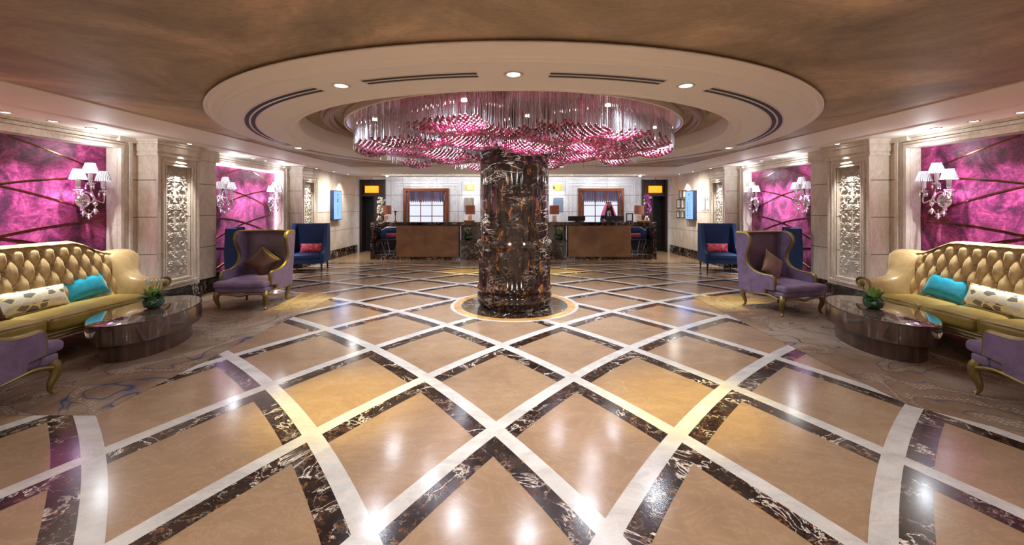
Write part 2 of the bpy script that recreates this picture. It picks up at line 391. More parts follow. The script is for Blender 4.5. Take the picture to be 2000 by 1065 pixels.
def carpet():
    a = N('patterned_carpet', rough=.95, spec=.1); p = a.pos()
    n0 = a.noise(p, .9, 4, .6, .5)
    b = a.ramp(n0, [(.35, lin((116, 90, 70))), (.5, lin((138, 114, 94))), (.65, lin((160, 142, 126)))])
    n1 = a.noise(p, .8, 2.5, .5, 1.1)
    vor = a.n('ShaderNodeTexVoronoi', {'Vector': a.scale(p, (20, 34, 1)), 'Scale': 1, 'Randomness': .25}).outputs['Distance']
    dots = a.ramp(vor, [(.24, (.7,)*3), (.34, BL)]); band = a.ramp(n1, [(.45, BL), (.455, WH), (.485, WH), (.49, BL)])
    band2 = a.ramp(n1, [(.56, BL), (.565, WH), (.59, WH), (.595, BL)])
    b = a.mix(a.mix(1, dots, a.mix(1, band, band2, 'ADD'), 'MULTIPLY'), b, lin((190, 174, 160)))
    wv = a.ramp(a.noise(p, 1.9, 2), [(.35, (.25,)*3), (.52, (1,)*3)])
    for c0 in (.438, .50, .606):
        blue = a.ramp(n1, [(c0-.004, BL), (c0-.0015, WH), (c0+.0015, WH), (c0+.004, BL)])
        b = a.mix(a.mix(1, blue, wv, 'MULTIPLY'), b, lin((40, 64, 104)))
    f = a.noise(p, 60, 3); a.set(base=a.mix(.35, b, a.ramp(f, [(.3, lin((90, 90, 90))), (.7, lin((160, 160, 160)))]), 'OVERLAY')); a.bump(f, .5, .004)
    return a.mt
MT['carpet'] = carpet()
MT['platform'] = stone('grey_platform', (90, 86, 82), (130, 126, 122), (170, 168, 166), rough=.1, sc=2)

# ================================================================ SETTING
CC = (0.0, 6.72)      # column centre
def latt(u, w):
    x = u*(.59505+.04697*w-.00036*w*w)+u**3*(.00032-.00029*w)-.13
    y = 2.0166+.95406*w-.01585*w*w-.00016*w**3+u*u*(-.01928-.00095*w)
    return x, y
fl = M()
fl.box(-6.3, 6.3, -4, 15.2, -.1, 0)
def strip(pts, o0, o1, z, mi):
    # ribbon between offsets o0,o1 to the near side of a plan curve
    n = len(pts); v = []
    for i, (x, y) in enumerate(pts):
        a = pts[max(i-1, 0)]; b = pts[min(i+1, n-1)]; tx, ty = b[0]-a[0], b[1]-a[1]; L = math.hypot(tx, ty) or 1
        nx, ny = ty/L, -tx/L
        if ny > 0: nx, ny = -nx, -ny
        v += [(x+nx*o0, y+ny*o0, z), (x+nx*o1, y+ny*o1, z)]
    fl.mi = mi; fl.add(v, [(2*i, 2*i+1, 2*i+3, 2*i+2) for i in range(n-1)])
for fam in (-1, 1):
    for k in range(-19, 24, 2):
        pts = []
        for i in range(0, 175):
            w = -2.5+i*.1; u = (k-w)*(1 if fam < 0 else -1)
            # rows use odd u+w
            if abs(u) > 8.4: continue
            x, y = latt(u, w)
            if -2.5 < y < 11.6 and abs(x) < 6.0: pts.append((x, y))
        if len(pts) > 2:
            zz = .0005*(fam > 0); strip(pts, .05, .185, .0008+zz, 2); strip(pts, -.055, .055, .0018+zz, 1)
# border band before the desks, ring round the column
fl.mi = 2; fl.box(-5.9, 5.9, 11.58, 11.74, -.01, .0024)
fl.mi = 1
for mi, r, z in ((1, 1.04, .0024), (3, .985, .0032), (2, .865, .004)):
    fl.mi = mi; fl.add([(CC[0]+.015+r*math.cos(2*PI*i/96), CC[1]+r*math.sin(2*PI*i/96), z) for i in range(96)], [tuple(range(96))])
struct('floor', fl, None, smooth=0, mats=[MT['tan'], MT['white_m'], MT['dark_floor'], MT['gold_m']])

for s in (-1, 1):
    side = 'left' if s < 0 else 'right'
    w = M()
    X = lambda a: s*a
    w.box(X(6.1), X(6.4), -4, 14.9, 0, 3)
    w.box(X(5.55), X(6.1), -4, 3.1, 0, 3)                       # stone face beside the camera
    w.box(X(5.87), X(6.1), 3.1, 3.4, 0, 3)
    w.box(X(5.87), X(6.1), 3.4, 6.07, 2.47, 3)                   # head over first alcove
    w.box(X(5.87), X(6.1), 6.07, 6.4, 0, 3)
    for (a, b, p, q) in ((6.38, 7.22, 6.54, 7.05), (10.74, 11.6, 10.86, 11.38)):
        w.box(X(5.64), X(6.1), a, b, 0, 3)
        w.box(X(5.55), X(5.64), a, p, 0, 3); w.box(X(5.55), X(5.64), q, b, 0, 3)
        w.box(X(5.55), X(5.64), p, q, 0, .42); w.box(X(5.55), X(5.64), p, q, 2.27, 3)
    w.box(X(5.72), X(6.1), 7.22, 7.88, 0, 3)
    w.box(X(5.87), X(6.1), 7.88, 10.36, 2.47, 3)
    w.box(X(5.87), X(6.1), 10.36, 10.74, 0, 3)
    w.box(X(5.57), X(6.1), 11.6, 14.9, 0, 3)
    struct('wall_'+side, w, MT['stone'])
    # skirting
    b = M()
    for x, y0, y1 in ((5.55, -4, 3.1), (5.87, 3.1, 3.43), (6.02, 3.43, 6.05), (5.87, 6.05, 6.38), (5.55, 6.38, 7.22), (5.72, 7.22, 7.88), (6.02, 7.88, 10.36), (5.87, 10.36, 10.74), (5.55, 10.74, 14.5)):
        b.box(X(x-.025), X(6.12), y0-(.02 if x < 5.7 else 0), y1+(.02 if x < 5.7 else 0), 0, .245)
        b.box(X(x-.015), X(6.12), y0-(.012 if x < 5.7 else 0), y1+(.012 if x < 5.7 else 0), .245, .27)
    struct('baseboard_'+side, b, MT['base'])
    # mouldings: alcove frames, pilaster crowns, relief frames
    t = M()
    for (a, c) in ((3.4, 6.07), (7.88, 10.36)):
        for i, (g, d) in enumerate(((.0, .055), (.045, .035), (.10, .02), (.15, .045))):
            e = g+.045
            x0, x1 = X(5.87-d), X(5.88)
            t.box(x0, x1, a-e, a-g, .27, 2.47+e); t.box(x0, x1, c+g, c+e, .27, 2.47+e); t.box(x0, x1, a-g, c+g, 2.47+g, 2.47+e)
        t.box(X(5.87), X(6.02), a-.005, a+.012, .27, 2.47); t.box(X(5.87), X(6.02), c-.012, c+.005, .27, 2.47)
    for (a, bb) in ((6.38, 7.22), (10.74, 11.6)):
        for z0, z1, o in ((2.40, 2.43, .03), (2.43, 2.47, .015), (2.47, 2.58, .035), (2.58, 2.62, .06), (2.62, 2.66, .085)):
            t.box(X(5.55-o), X(5.9), a-o, bb+o, z0, z1)
        t.box(X(5.66), X(5.9), bb, bb+.66 if bb < 8 else bb+.05, 2.45, 2.66)
        t.box(X(5.80), X(6.0), a-.34, a, 2.58, 2.66)
        for q in (a-.002, bb-.05): 
            t.box(X(5.535), X(5.56), q, q+.05, .27, 2.40)
    for (p, q) in ((6.54, 7.05), (10.86, 11.38)):
        for g, d in ((.0, .02), (.03, .008), (.05, .028)):
            e = g+.025
            t.box(X(5.55-d), X(5.56), p-e, p-g, .42-e, 2.27+e); t.box(X(5.55-d), X(5.56), q+g, q+e, .42-e, 2.27+e)
            t.box(X(5.55-d), X(5.56), p-g, q+g, 2.27+g, 2.27+e); t.box(X(5.55-d), X(5.56), p-g, q+g, .42-e, .42-g)
        t.box(X(5.49), X(5.6), p-.09, q+.09, .335, .37)
    struct('trim_1' if s < 0 else 'trim_2', t, MT['stone_trim'])

# back wall with two door recesses
wb = M()
wb.box(-6.4, 6.4, 15.05, 15.3, 0, 3)
for x0, x1 in ((-5.6, -5.44), (-4.53, 4.53), (5.44, 5.6)): wb.box(x0, x1, 14.5, 15.05, 0, 3)
for s in (-1, 1): wb.box(s*4.53, s*5.44, 14.5, 15.05, 2.57, 3)
struct('wall_back', wb, MT['stone_back'])
t = M()
for s in (-1, 1):
    cx = s*3.07
    for hw, top, o in ((1.20, 2.47, .05), (1.14, 2.43, .025), (1.02, 2.38, .06), (.92, 2.33, .03)):
        pass
    for (o0, i0, top, d) in ((1.22, 1.16, 2.50, .07), (1.16, 1.08, 2.44, .03), (1.08, 1.04, 2.38, .05), (1.04, .82, 2.34, .015)):
        for q in (-1, 1): t.box(cx+q*i0, cx+q*o0, 14.5-d, 14.52, 0, top)
        t.box(cx-i0, cx+i0, 14.5-d, 14.52, top-(o0-i0 if i0 > .9 else .08), top)
for z0, z1, o in ((2.52, 2.56, .04), (2.56, 2.61, .09), (2.61, 2.66, .14)): t.box(-4.5, 4.5, 14.5-o, 14.52, z0, z1)
t.box(-4.5, 4.5, 14.47, 14.52, 0, .25)
struct('trim_3', t, MT['stone_back'])
for s, k in ((-1, 1), (1, 2)):
    d = M(); X = lambda a: s*a
    d.mi = 0; d.box(X(4.53), X(5.44), 14.56, 14.62, 2.02, 2.57); d.box(X(4.53), X(4.62), 14.46, 14.9, 0, 2.57); d.box(X(5.36), X(5.44), 14.46, 14.9, 0, 2.57)
    d.box(X(4.62), X(5.02), 14.7, 14.75, 0, 2.02)
    d.box(X(4.53), X(5.44), 14.48, 14.56, 1.98, 2.04)
    d.mi = 1; d.box(X(4.62), X(5.36), 14.95, 15.0, 0, 2.02)
    d.mi = 2; d.box(X(4.68), X(4.96), 14.69, 14.70, 1.1, 1.75)
    o = struct('door_%d' % k, d, None, mats=[MT['wood_dark'], MT['black'], plain('door_panel_%d' % k, (92, 52, 34), .3)])
# windows of the back wall (lit frosted panes behind bronze bars)
for s, k in ((-1, 1), (1, 2)):
    cx = 3.08*s; fr = M()
    for q in (-1, 1): fr.box(cx+q*.80, cx+q*.70, 14.40, 14.52, .7, 2.26); fr.box(cx+q*.66, cx+q*.60, 14.44, 14.52, .7, 2.16)
    fr.box(cx-.7, cx+.7, 14.40, 14.52, 2.16, 2.26); fr.box(cx-.8, cx+.8, 14.42, 14.52, .62, .7)
    for x in (-.2, .2): fr.box(cx+x-.012, cx+x+.012, 14.44, 14.5, .7, 2.16)
    for z in (.92, 1.28, 1.66): fr.box(cx-.6, cx+.6, 14.44, 14.5, z-.012, z+.012)
    f = struct('window_%d' % k, fr, MT['copper'])
    pa = M()
    for i in range(3):
        for z0, z1 in ((.7, .91), (.93, 1.27), (1.29, 1.65), (1.67, 2.15)): pa.box(cx-.6+i*.4+.012, cx-.2+i*.4-.012, 14.485, 14.495, z0, z1)
    o = obj('window_pane', pa, MT['pane'], f)
    va = M()
    for i in range(60):
        x = cx-.6+i*.02; va.box(x, x+.021, 14.455+.008*(i % 2), 14.475, 1.79+.03*math.sin(i*1.7), 2.15)
    for q in (-1, 1):
        va.tube(smoothpath([(cx+q*.74, 14.43, 2.15), (cx+q*.66, 14.42, 1.9), (cx+q*.75, 14.43, 1.6), (cx+q*.76, 14.43, .8)]), [.03]*19, 8)
    tag(obj('window_drape', va, MT['drape']), 'mauve fringed valance hanging in the %s lit window behind the reception' % ('left' if s < 0 else 'right'), 'curtain', 'valances in the reception windows')

w = M(); w.box(-6.4, 6.4, -4.2, -4, 0, 3); struct('wall_rear', w, MT['stone'])
# ceiling
c = M()
# bronze leaf field with the round opening of the ring, and the raised disc inside it
n_ = 128; v = []
for i in range(n_):
    a = 2*PI*i/n_; cx_, sy_ = math.cos(a), math.sin(a)
    k = min([4.6/abs(cx_) if abs(cx_) > 1e-6 else 1e9, (11.4-CC[1])/sy_ if sy_ > 1e-6 else (CC[1]+4)/-sy_ if sy_ < -1e-6 else 1e9])
    v += [(3.5*cx_, CC[1]+3.5*sy_, 2.70), (k*cx_, CC[1]+k*sy_, 2.70)]
c.add(v, [(2*i, (2*i+1), (2*((i+1) % n_)+1), 2*((i+1) % n_)) for i in range(n_)])
for sx in (-1, 1):
    c.add([(sx*4.6, 11.4, 2.7), (sx*4.6, CC[1]+4.6*math.tan(math.atan2(4.68, 4.6)), 2.7), (sx*3, 11.4, 2.7)], [(0, 1, 2)])
c.box(-4.6, 4.6, -4, -3.9, 2.70, 3)
c.add([(3.6*math.cos(2*PI*i/96), CC[1]+3.6*math.sin(2*PI*i/96), 2.88) for i in range(96)], [tuple(range(96))])
c.box(-5.2, 5.2, -4, 12.8, 2.96, 3.0)
struct('ceiling', c, MT['bronze'])
t = M()
for s in (-1, 1):
    t.box(s*5.2, s*6.4, -4, 15.3, 2.65, 2.97)
    t.prism([(s*4.43, 2.72), (s*4.43, 2.688), (s*4.5, 2.685), (s*5.16, 2.655), (s*5.2, 2.638), (s*5.25, 2.638), (s*5.25, 2.72)], -4, 12.75, axis=1)
t.box(-5.2, 5.2, 12.7, 15.3, 2.65, 2.97)
t.prism([(11.2, 2.72), (11.2, 2.688), (11.28, 2.685), (12.6, 2.655), (12.66, 2.638), (12.72, 2.638), (12.72, 2.72)], -5.0, 5.0, axis=0)
struct('trim_4', t, MT['cream'])
# ceiling ring
r = M()
prof = [(3.10, 2.90), (3.10, 2.74), (3.12, 2.66), (3.16, 2.615), (3.17, 2.606), (3.22, 2.606), (3.235, 2.614), (3.27, 2.612), (3.285, 2.600), (3.90, 2.600), (3.905, 2.612), (3.935, 2.612), (3.945, 2.622),
        (3.955, 2.626), (3.985, 2.630), (4.005, 2.645), (4.02, 2.66), (4.055, 2.664), (4.062, 2.672), (4.055, 2.684), (4.0, 2.69), (3.97, 2.70), (3.96, 2.72)]
r.lathe(prof, (CC[0], CC[1], 0), 160)
struct('trim_5', r, MT['cream2'], smooth=25)
r = M(); r.lathe([(2.88, 2.885), (2.87, 2.83), (2.83, 2.82), (2.82, 2.79), (2.79, 2.775), (2.76, 2.785), (2.75, 2.82), (2.70, 2.83), (2.69, 2.885)], (CC[0], CC[1], 0), 128)
struct('trim_6', r, plain('taupe_moulding', (140, 116, 96), .45), smooth=25)

# ================================================================ COLUMN
col = M()
col.lathe([(.0, 2.87), (.56, 2.87), (.56, 1.08), (.60, 1.06), (.615, 1.03), (.60, 1.0), (.585, .98), (.585, .36), (.595, .34), (.61, .30), (.60, .27), (.59, .25), (.60, .22), (.61, .18), (.60, .08), (.58, .045), (.56, .006), (0, .006)], (0.015, CC[1], 0), 96)
tag(obj('column', col, MT['column'], smooth=30), 'round dark veined marble column in the middle of the lobby', 'column')

# ================================================================ CHANDELIER
rnd = random.Random(7)
ch = thing('chandelier', 'huge round crystal chandelier of glass rods and pink balls around the column', 'chandelier', (0, CC[1], 2.8))
p = M(); p.lathe([(.6, .075), (.6, .0), (2.54, .0), (2.55, .01), (2.55, .075)], (0, 0, 0), 96)
obj('mirror_plate', p, MT['mirror'], ch)
p = M(); p.lathe([(2.55, .075), (2.55, -.012), (2.575, -.012), (2.575, .075)], (0, 0, 0), 96); obj('rim', p, MT['cream2'], ch)
lobes = []
for i in range(9):
    a = 2*PI*i/9+.15; lobes.append((1.82*math.cos(a), 1.82*math.sin(a), .64, -.36+.05*math.sin(i*2.3)))
for i in range(7):
    a = 2*PI*i/7+.5; lobes.append((1.08*math.cos(a), 1.08*math.sin(a), .50, -.40+.05*math.sin(i*3.1+1)))
for i in range(9):
    a = 2*PI*i/9+.5; lobes.append((2.2*math.cos(a), 2.2*math.sin(a), .30, -.43+.04*math.sin(i*1.9)))
balls = []; rods = []
sp = .058; ny = int(2.5/(sp*.866))+1
for j in range(-ny, ny+1):
    for i in range(-50, 51):
        x = (i+(j % 2)*.5)*sp; y = j*sp*.866; rr = math.hypot(x, y)
        if rr > 2.46 or rr < .66: continue
        best = None
        for (lx, ly, lr, lz) in lobes:
            d = math.hypot(x-lx, y-ly)/lr
            if d < 1:
                z = lz+.10*d*d+.03*math.sin(3*x+2*y)
                if best is None or z < best: best = z
        if best is None:
            if rnd.random() < .75: rods.append((x, y, -.30-.1*rnd.random()))
            continue
        balls.append((x+rnd.uniform(-.004, .004), y+rnd.uniform(-.004, .004), best))
        if rnd.random() < .3 or rr > 2.3: rods.append((x, y, best+.02))
import bmesh
ico = bmesh.new(); bmesh.ops.create_icosphere(ico, subdivisions=2, radius=1)
icv = np.array([v.co[:] for v in ico.verts]); icf = [tuple(v.index for v in f.verts) for f in ico.faces]; ico.free()
icv1 = icv.copy(); icv1[:, 2] *= 1.12
near = lambda b: (b[0]**2+(b[1]+CC[1])**2)
balls.sort(key=near); rods.sort(key=near)
def rodmesh(m, x, y, z):
    m.lathe([(.0045, -.0), (.0045, z)], (x, y, 0), 5)
bm_ = M(); bm_.add(icv1*.021, icf)
proto = obj('pink_ball', bm_, MT['pink'], ch, (balls[0][0], balls[0][1], balls[0][2]), smooth=60)
for b in balls[1:100]:
    o = proto.copy(); C.objects.link(o); o.location = b
m = M()
ico = bmesh.new(); bmesh.ops.create_icosphere(ico, subdivisions=1, radius=1)
jv = np.array([v.co[:] for v in ico.verts]); jf = [tuple(v.index for v in f.verts) for f in ico.faces]; ico.free()
ic2 = icv1 
for b in balls[100:]: m.add(jv*.0215+np.array(b), jf)
o = obj('ball_cluster', m, MT['pink'], ch, smooth=60); o['kind'] = 'stuff'
m = M(); m.lathe([(.0045, 0), (.0045, -1)], (0, 0, 0), 6); rp = None
for (x, y, z) in rods[:100]:
    if rp is None: o = rp = obj('glass_rod', m, MT['rod'], ch)
    else: o = rp.copy(); C.objects.link(o)
    o.location = (x, y, 0); o.scale = (1, 1, -z)
m = M()
for (x, y, z) in rods[100:]: rodmesh(m, x, y, z)
o = obj('rod_cluster', m, MT['rod'], ch); o['kind'] = 'stuff'
for i in range(16):
    a = 2*PI*(i+.35)/16; R = 2.2 if i % 2 else 1.35; x, y = R*math.cos(a), R*math.sin(a)
    m = M(); m.cyl((x, y, -.012), .032, .012, 16); obj('led_spot', m, MT['lens_b'], ch)
    light('SPOT', (x, y+CC[1], 2.8-.03), E_CH, COOL, .10, 150, .6, (x, y+CC[1], 0), name='chandelier_light')

# ================================================================ CEILING LIGHTS AND VENTS
ldown = None
def downlight(x, y, z, label, group, r=.055, e=20, col=WHITE, cone=90, aim=None, size=.05, blend=.9):
    global ldown
    if ldown is None:
        t_ = thing('downlight', label, 'ceiling light', (x, y, z), 0, group)
        m = M(); m.lathe([(.75, -.001), (.8, -.006), (1.05, -.009), (1.2, -.004), (1.22, .01)], (0, 0, 0), 24)
        a = obj('trim_ring', m, MT['trim'], t_); m = M(); m.cyl((0, 0, -.004), .78, .01, 20); b = obj('lens', m, MT['lens'], t_)
        for q in (a, b): q.scale = (r, r, 1)
        ldown = t_
    else:
        t_ = dup(ldown, (x, y, z), 0, label, group)
        for q in t_.children: q.scale = (r, r, 1)
    if e: light('SPOT', (x, y, z-.02), e, col, size, cone, blend, aim or (x, y, 0), name='downlight_beam')
def around(a, R): return (CC[0]+R*math.sin(a), CC[1]-R*math.cos(a))
gr = 'downlights in the white ceiling ring'
for deg, nm, e, colr in ((0, 'nearest the camera, between the two front vents', E_POOL*.7, WHITE), (22.9, 'right of the front right vent', E_POOL, YEL), (-22.9, 'left of the front left vent', E_POOL, YEL), (93, 'at the far right between two side vents', E_POOL, YEL),
                         (-93, 'at the far left between two side vents', E_POOL, YEL), (161, 'at the back right of the column', E_POOL, YEL), (-161, 'at the back left of the column', E_POOL, YEL)):
    x, y = around(math.radians(deg), 3.64)
    downlight(x, y, 2.60, 'round recessed ring light, '+nm, gr, .062, e, colr, 120 if colr is WHITE else 40, blend=1, size=.11)
def vent(a0, a1, label):
    t_ = thing('air_vent', label, 'air vent', (CC[0], CC[1], 2.60), 0, 'curved air vents in the ceiling ring')
    n = max(8, int(abs(a1-a0)*.8)); A0 = math.radians(a0)-PI/2; A1 = math.radians(a1)-PI/2
    m = M()
    for r0, r1 in ((3.585, 3.628), (3.648, 3.69)): m.lathe([(r0, .004), (r0, -.001), (r1, -.001), (r1, .004)], (0, 0, 0), n, A0, A1)
    obj('slot', m, MT['slot'], t_)
    m = M(); m.lathe([(3.57, .004), (3.57, -.003), (3.585, -.003), (3.585, .004)], (0, 0, 0), n, A0, A1); m.lathe([(3.628, .004), (3.628, -.004), (3.648, -.004), (3.648, .004)], (0, 0, 0), n, A0, A1)
    m.lathe([(3.69, .004), (3.69, -.003), (3.705, -.003), (3.705, .004)], (0, 0, 0), n, A0, A1)
    obj('vent_frame', m, MT['trim'], t_)
for s, nm in ((-1, 'left'), (1, 'right')):
    vent(s*4.3, s*19.2, 'short curved slot vent at the front %s of the white ceiling ring' % nm)
    vent(s*27, s*89, 'long curved slot vent along the %s end of the white ceiling ring' % nm)
    vent(s*97, s*153, 'curved slot vent at the back %s of the white ceiling ring' % nm)
for s, nm in ((-1, 'left'), (1, 'right')):
    g = 'small downlights in the %s wall soffit' % nm
    for i, y in enumerate((3.6, 4.08, 4.53, 5.0, 5.45)):
        if i < 2: light('SPOT', (s*5.68, y, 2.62), E_SOFFIT, COOL, .04, 75, .9, (s*5.95, y, 1.3), name='downlight_beam'); continue
        downlight(s*5.62, y, 2.65, 'small recessed light over the %s sofa, %s of three' % (nm, ('nearest the camera', 'middle', 'furthest')[i-2]), g, .05, E_SOFFIT, COOL, 66, (s*5.95, y, .7), .03)
    downlight(s*5.38, 6.8, 2.65, 'small recessed light in front of the nearer carved panel on the %s wall' % nm, g, .045, E_SOFFIT*.65, WHITE, 50, (s*5.62, 6.8, 1.2), .03)
    for i, y in enumerate((8.85, 9.28, 9.71)):
        downlight(s*5.62, y, 2.65, 'small recessed light over the second %s alcove, %s of three' % (nm, ('nearest', 'middle', 'furthest')[i]), g, .045, E_SOFFIT, COOL, 66, (s*6.0, y, .8), .03)
    downlight(s*5.34, 11.1, 2.65, 'small recessed light in front of the farther carved panel on the %s wall' % nm, g, .045, E_SOFFIT*.65, WHITE, 50, (s*5.62, 11.1, 1.2), .03)
    for y in (12.1, 13.1):
        downlight(s*5.3, y, 2.65, 'small recessed light over the lit %s wall screen, %s one' % (nm, 'nearer' if y < 12.5 else 'farther'), g, .045, E_SOFFIT*.35, WHITE, 80, (s*5.5, y, .8), .03)
    g = 'small downlights over the %s reception wall' % nm
    for i, x in enumerate((-.38, 0, .38)):
        downlight(s*3.08+x, 14.3, 2.65, 'small recessed light over the %s reception window, %s of three' % (nm, ('left', 'middle', 'right')[i]), g, .04, E_BACK, COOL, 80, (s*3.08+x, 14.48, 1.3), .03)
    downlight(s*1.5, 14.3, 2.65, 'small recessed light over the brass plate %s of the column' % nm, g, .04, E_BACK, COOL, 70, (s*1.5, 14.48, 1.4), .03)
    downlight(s*4.95, 14.2, 2.65, 'small recessed light over the %s doorway' % nm, g, .04, 12, COOL, 60, (s*4.95, 14.5, 1.3), .03)
    m = M(); m.lathe([(.0, -.05), (.035, -.05), (.05, -.03), (.07, -.015), (.07, .0)], (0, 0, 0), 18)
    tag(obj('smoke_detector', m, MT['lampbase'], None, (s*4.2, 13.6, 2.65)), 'white smoke detector on the soffit before the %s doorway' % nm, 'smoke detector', 'smoke detectors')
    m = M(); m.box(s*1.1, s*3.8, 13.1, 13.5, 2.648, 2.652)

# ================================================================ WALL PANELS
def relief_mesh():
    W_, H_ = .51, 1.85; nx, nt, rep = 64, 64, 4
    gx = np.linspace(0, 1, nx//2+1); gy = np.linspace(0, 1, nt, endpoint=False)
    A, B = np.meshgrid(gx*W_/2, gy*H_/rep, indexing='ij'); T = H_/rep; Hh = np.zeros_like(A)
    def stroke(pts, w0, w1, amp=1):
        nonlocal Hh
        k = len(pts)
        for i, (px, py) in enumerate(pts):
            w = w0+(w1-w0)*i/k
            for dy in (-T, 0, T):
                d = np.hypot(A-px, B-py-dy)/w
                Hh = np.maximum(Hh, amp*np.sqrt(np.clip(1-d*d, 0, 1))*min(1, w/.014))
    def spiral(cx, cy, r0, r1, a0, turns, w0, w1):
        stroke([(cx+(r0+(r1-r0)*t)*math.cos(a0+turns*2*PI*t), cy+(r0+(r1-r0)*t)*math.sin(a0+turns*2*PI*t)) for t in np.linspace(0, 1, 46)], w0, w1)
    spiral(.125, .11, .075, .012, PI*.75, -1.35, .008, .012)
    spiral(.165, .30, .070, .010, -PI*.9, 1.3, .008, .012)
    spiral(.065, .40, .050, .010, PI*.1, 1.2, .007, .011)
    spiral(.215, .20, .035, .008, PI*.6, -1.1, .006, .010)
    spiral(.215, .42, .036, .008, -PI*.5, -1.1, .006, .010)
    for a in (10, 35, 60, 85):
        a = math.radians(a); stroke([(.012+.085*t*math.cos(a), .20+.085*t*math.sin(a)) for t in np.linspace(.1, 1, 14)], .008, .013)
    for a in (-20, -50, -80):
        a = math.radians(a); stroke([(.01+.06*t*math.cos(a), .19+.06*t*math.sin(a)) for t in np.linspace(.1, 1, 12)], .007, .011, .8)
    for (x_, y_, r_, a_, t_) in ((.06, .05, .034, 0, 1.1), (.19, .06, .03, 2, -1.1), (.225, .31, .024, 1, 1.1), (.06, .27, .03, 3, 1.0), (.12, .215, .028, 2, -1.), (.12, .42, .03, 0, 1.1), (.235, .12, .02, 0, 1), (.02, .33, .02, 0, 1)):
        spiral(x_, y_, r_, .006, a_, t_, .006, .010)
    full = np.concatenate([Hh[::-1], Hh[1:]], 0); n0 = full.shape[0]; col_ = np.concatenate([full]*rep, 1); n1 = col_.shape[1]
    m = M(); v = [((i/(n0-1)-.5)*W_, -.032*col_[i, j]+.0, (j/(n1-1)-.5)*H_) for i in range(n0) for j in range(n1)]
    m.add(v, [(i*n1+j, (i+1)*n1+j, (i+1)*n1+j+1, i*n1+j+1) for i in range(n0-1) for j in range(n1-1)])
    m.box(-W_/2, W_/2, .004, .02, -H_/2, H_/2)
    return m
rel = None
for s, nm in ((-1, 'left'), (1, 'right')):
    for y, q in ((6.795, 'nearer'), (11.12, 'farther')):
        lb = 'tall ivory stone panel carved with scrolls, %s of the two on the %s wall' % (q, nm)
        if rel is None:
            rel = obj('carved_panel', relief_mesh(), MT['relief'], smooth=60); tag(rel, lb, 'wall carving', 'carved scroll panels'); o = rel
        else:
            o = rel.copy(); C.objects.link(o); o['label'] = lb
        o.location = (s*5.62, y, 1.345); o.rotation_euler = (0, 0, -s*PI/2); o.scale = (1 if y < 8 else 1.0, 1, 1)
def zc_curve(t, zc): return zc-.26*t-.11*t*t
for s, nm in ((-1, 'left'), (1, 'right')):
    for (a, b, mid, hw, q) in ((3.412, 6.058, 4.75, 1.22, 'behind the %s tufted sofa' % nm), (7.892, 10.348, 9.2, 1.12, 'behind the blue chairs on the %s' % nm)):
        t_ = thing('velvet_wall_panel', 'magenta velvet wall panel with crossing bronze strips '+q, 'wall panel', (s*6.06, (a+b)/2, .27), 0, 'velvet wall panels')
        y0 = (a+b)/2
        m = M(); m.box(-s*.0, s*.03-s*.06, a-y0, b-y0, 0, 2.2); obj('velvet', m, MT['wallvelvet'], t_)
        fx = -s*.03
        for zc in (2.48, 1.865, 1.25, .63):
            for d in (-1, 1):
                runs = []; cur = []
                for i in range(41):
                    t = -1.12+2.24*i/40; z = zc_curve(t, zc)-.27; y = mid-y0+d*t*hw
                    if 0.02 < z < 2.19 and a-y0+.01 < y < b-y0-.01: cur.append((y, z))
                    elif cur: runs.append(cur); cur = []
                if cur: runs.append(cur)
                for rn in runs:
                    if len(rn) < 3: continue
                    m = M(); v = []; w_ = .011
                    for i, (y, z) in enumerate(rn):
                        p_, n_ = rn[max(i-1, 0)], rn[min(i+1, len(rn)-1)]; ty, tz = n_[0]-p_[0], n_[1]-p_[1]; L = math.hypot(ty, tz); ny_, nz_ = -tz/L, ty/L
                        v += [(fx, y-ny_*w_, z-nz_*w_), (fx-s*.008, y-ny_*w_*.6, z-nz_*w_*.6), (fx-s*.008, y+ny_*w_*.6, z+nz_*w_*.6), (fx, y+ny_*w_, z+nz_*w_)]
                    m.add(v, [(4*i+j, 4*i+j+1, 4*i+j+5, 4*i+j+4) for i in range(len(rn)-1) for j in range(3)])
                    obj('bronze_strip', m, MT['strip'], t_, smooth=0)
# glowing edge strip of the second left alcove
m = M(); m.box(-6.015, -6.0, 10.325, 10.345, .3, 2.46); m.box(-6.015, -6.0, 7.92, 10.345, 2.448, 2.46)
tag(obj('led_strip', m, MT['ledstrip']), 'glowing pink white light strip along the edge of the second left alcove', 'light strip')

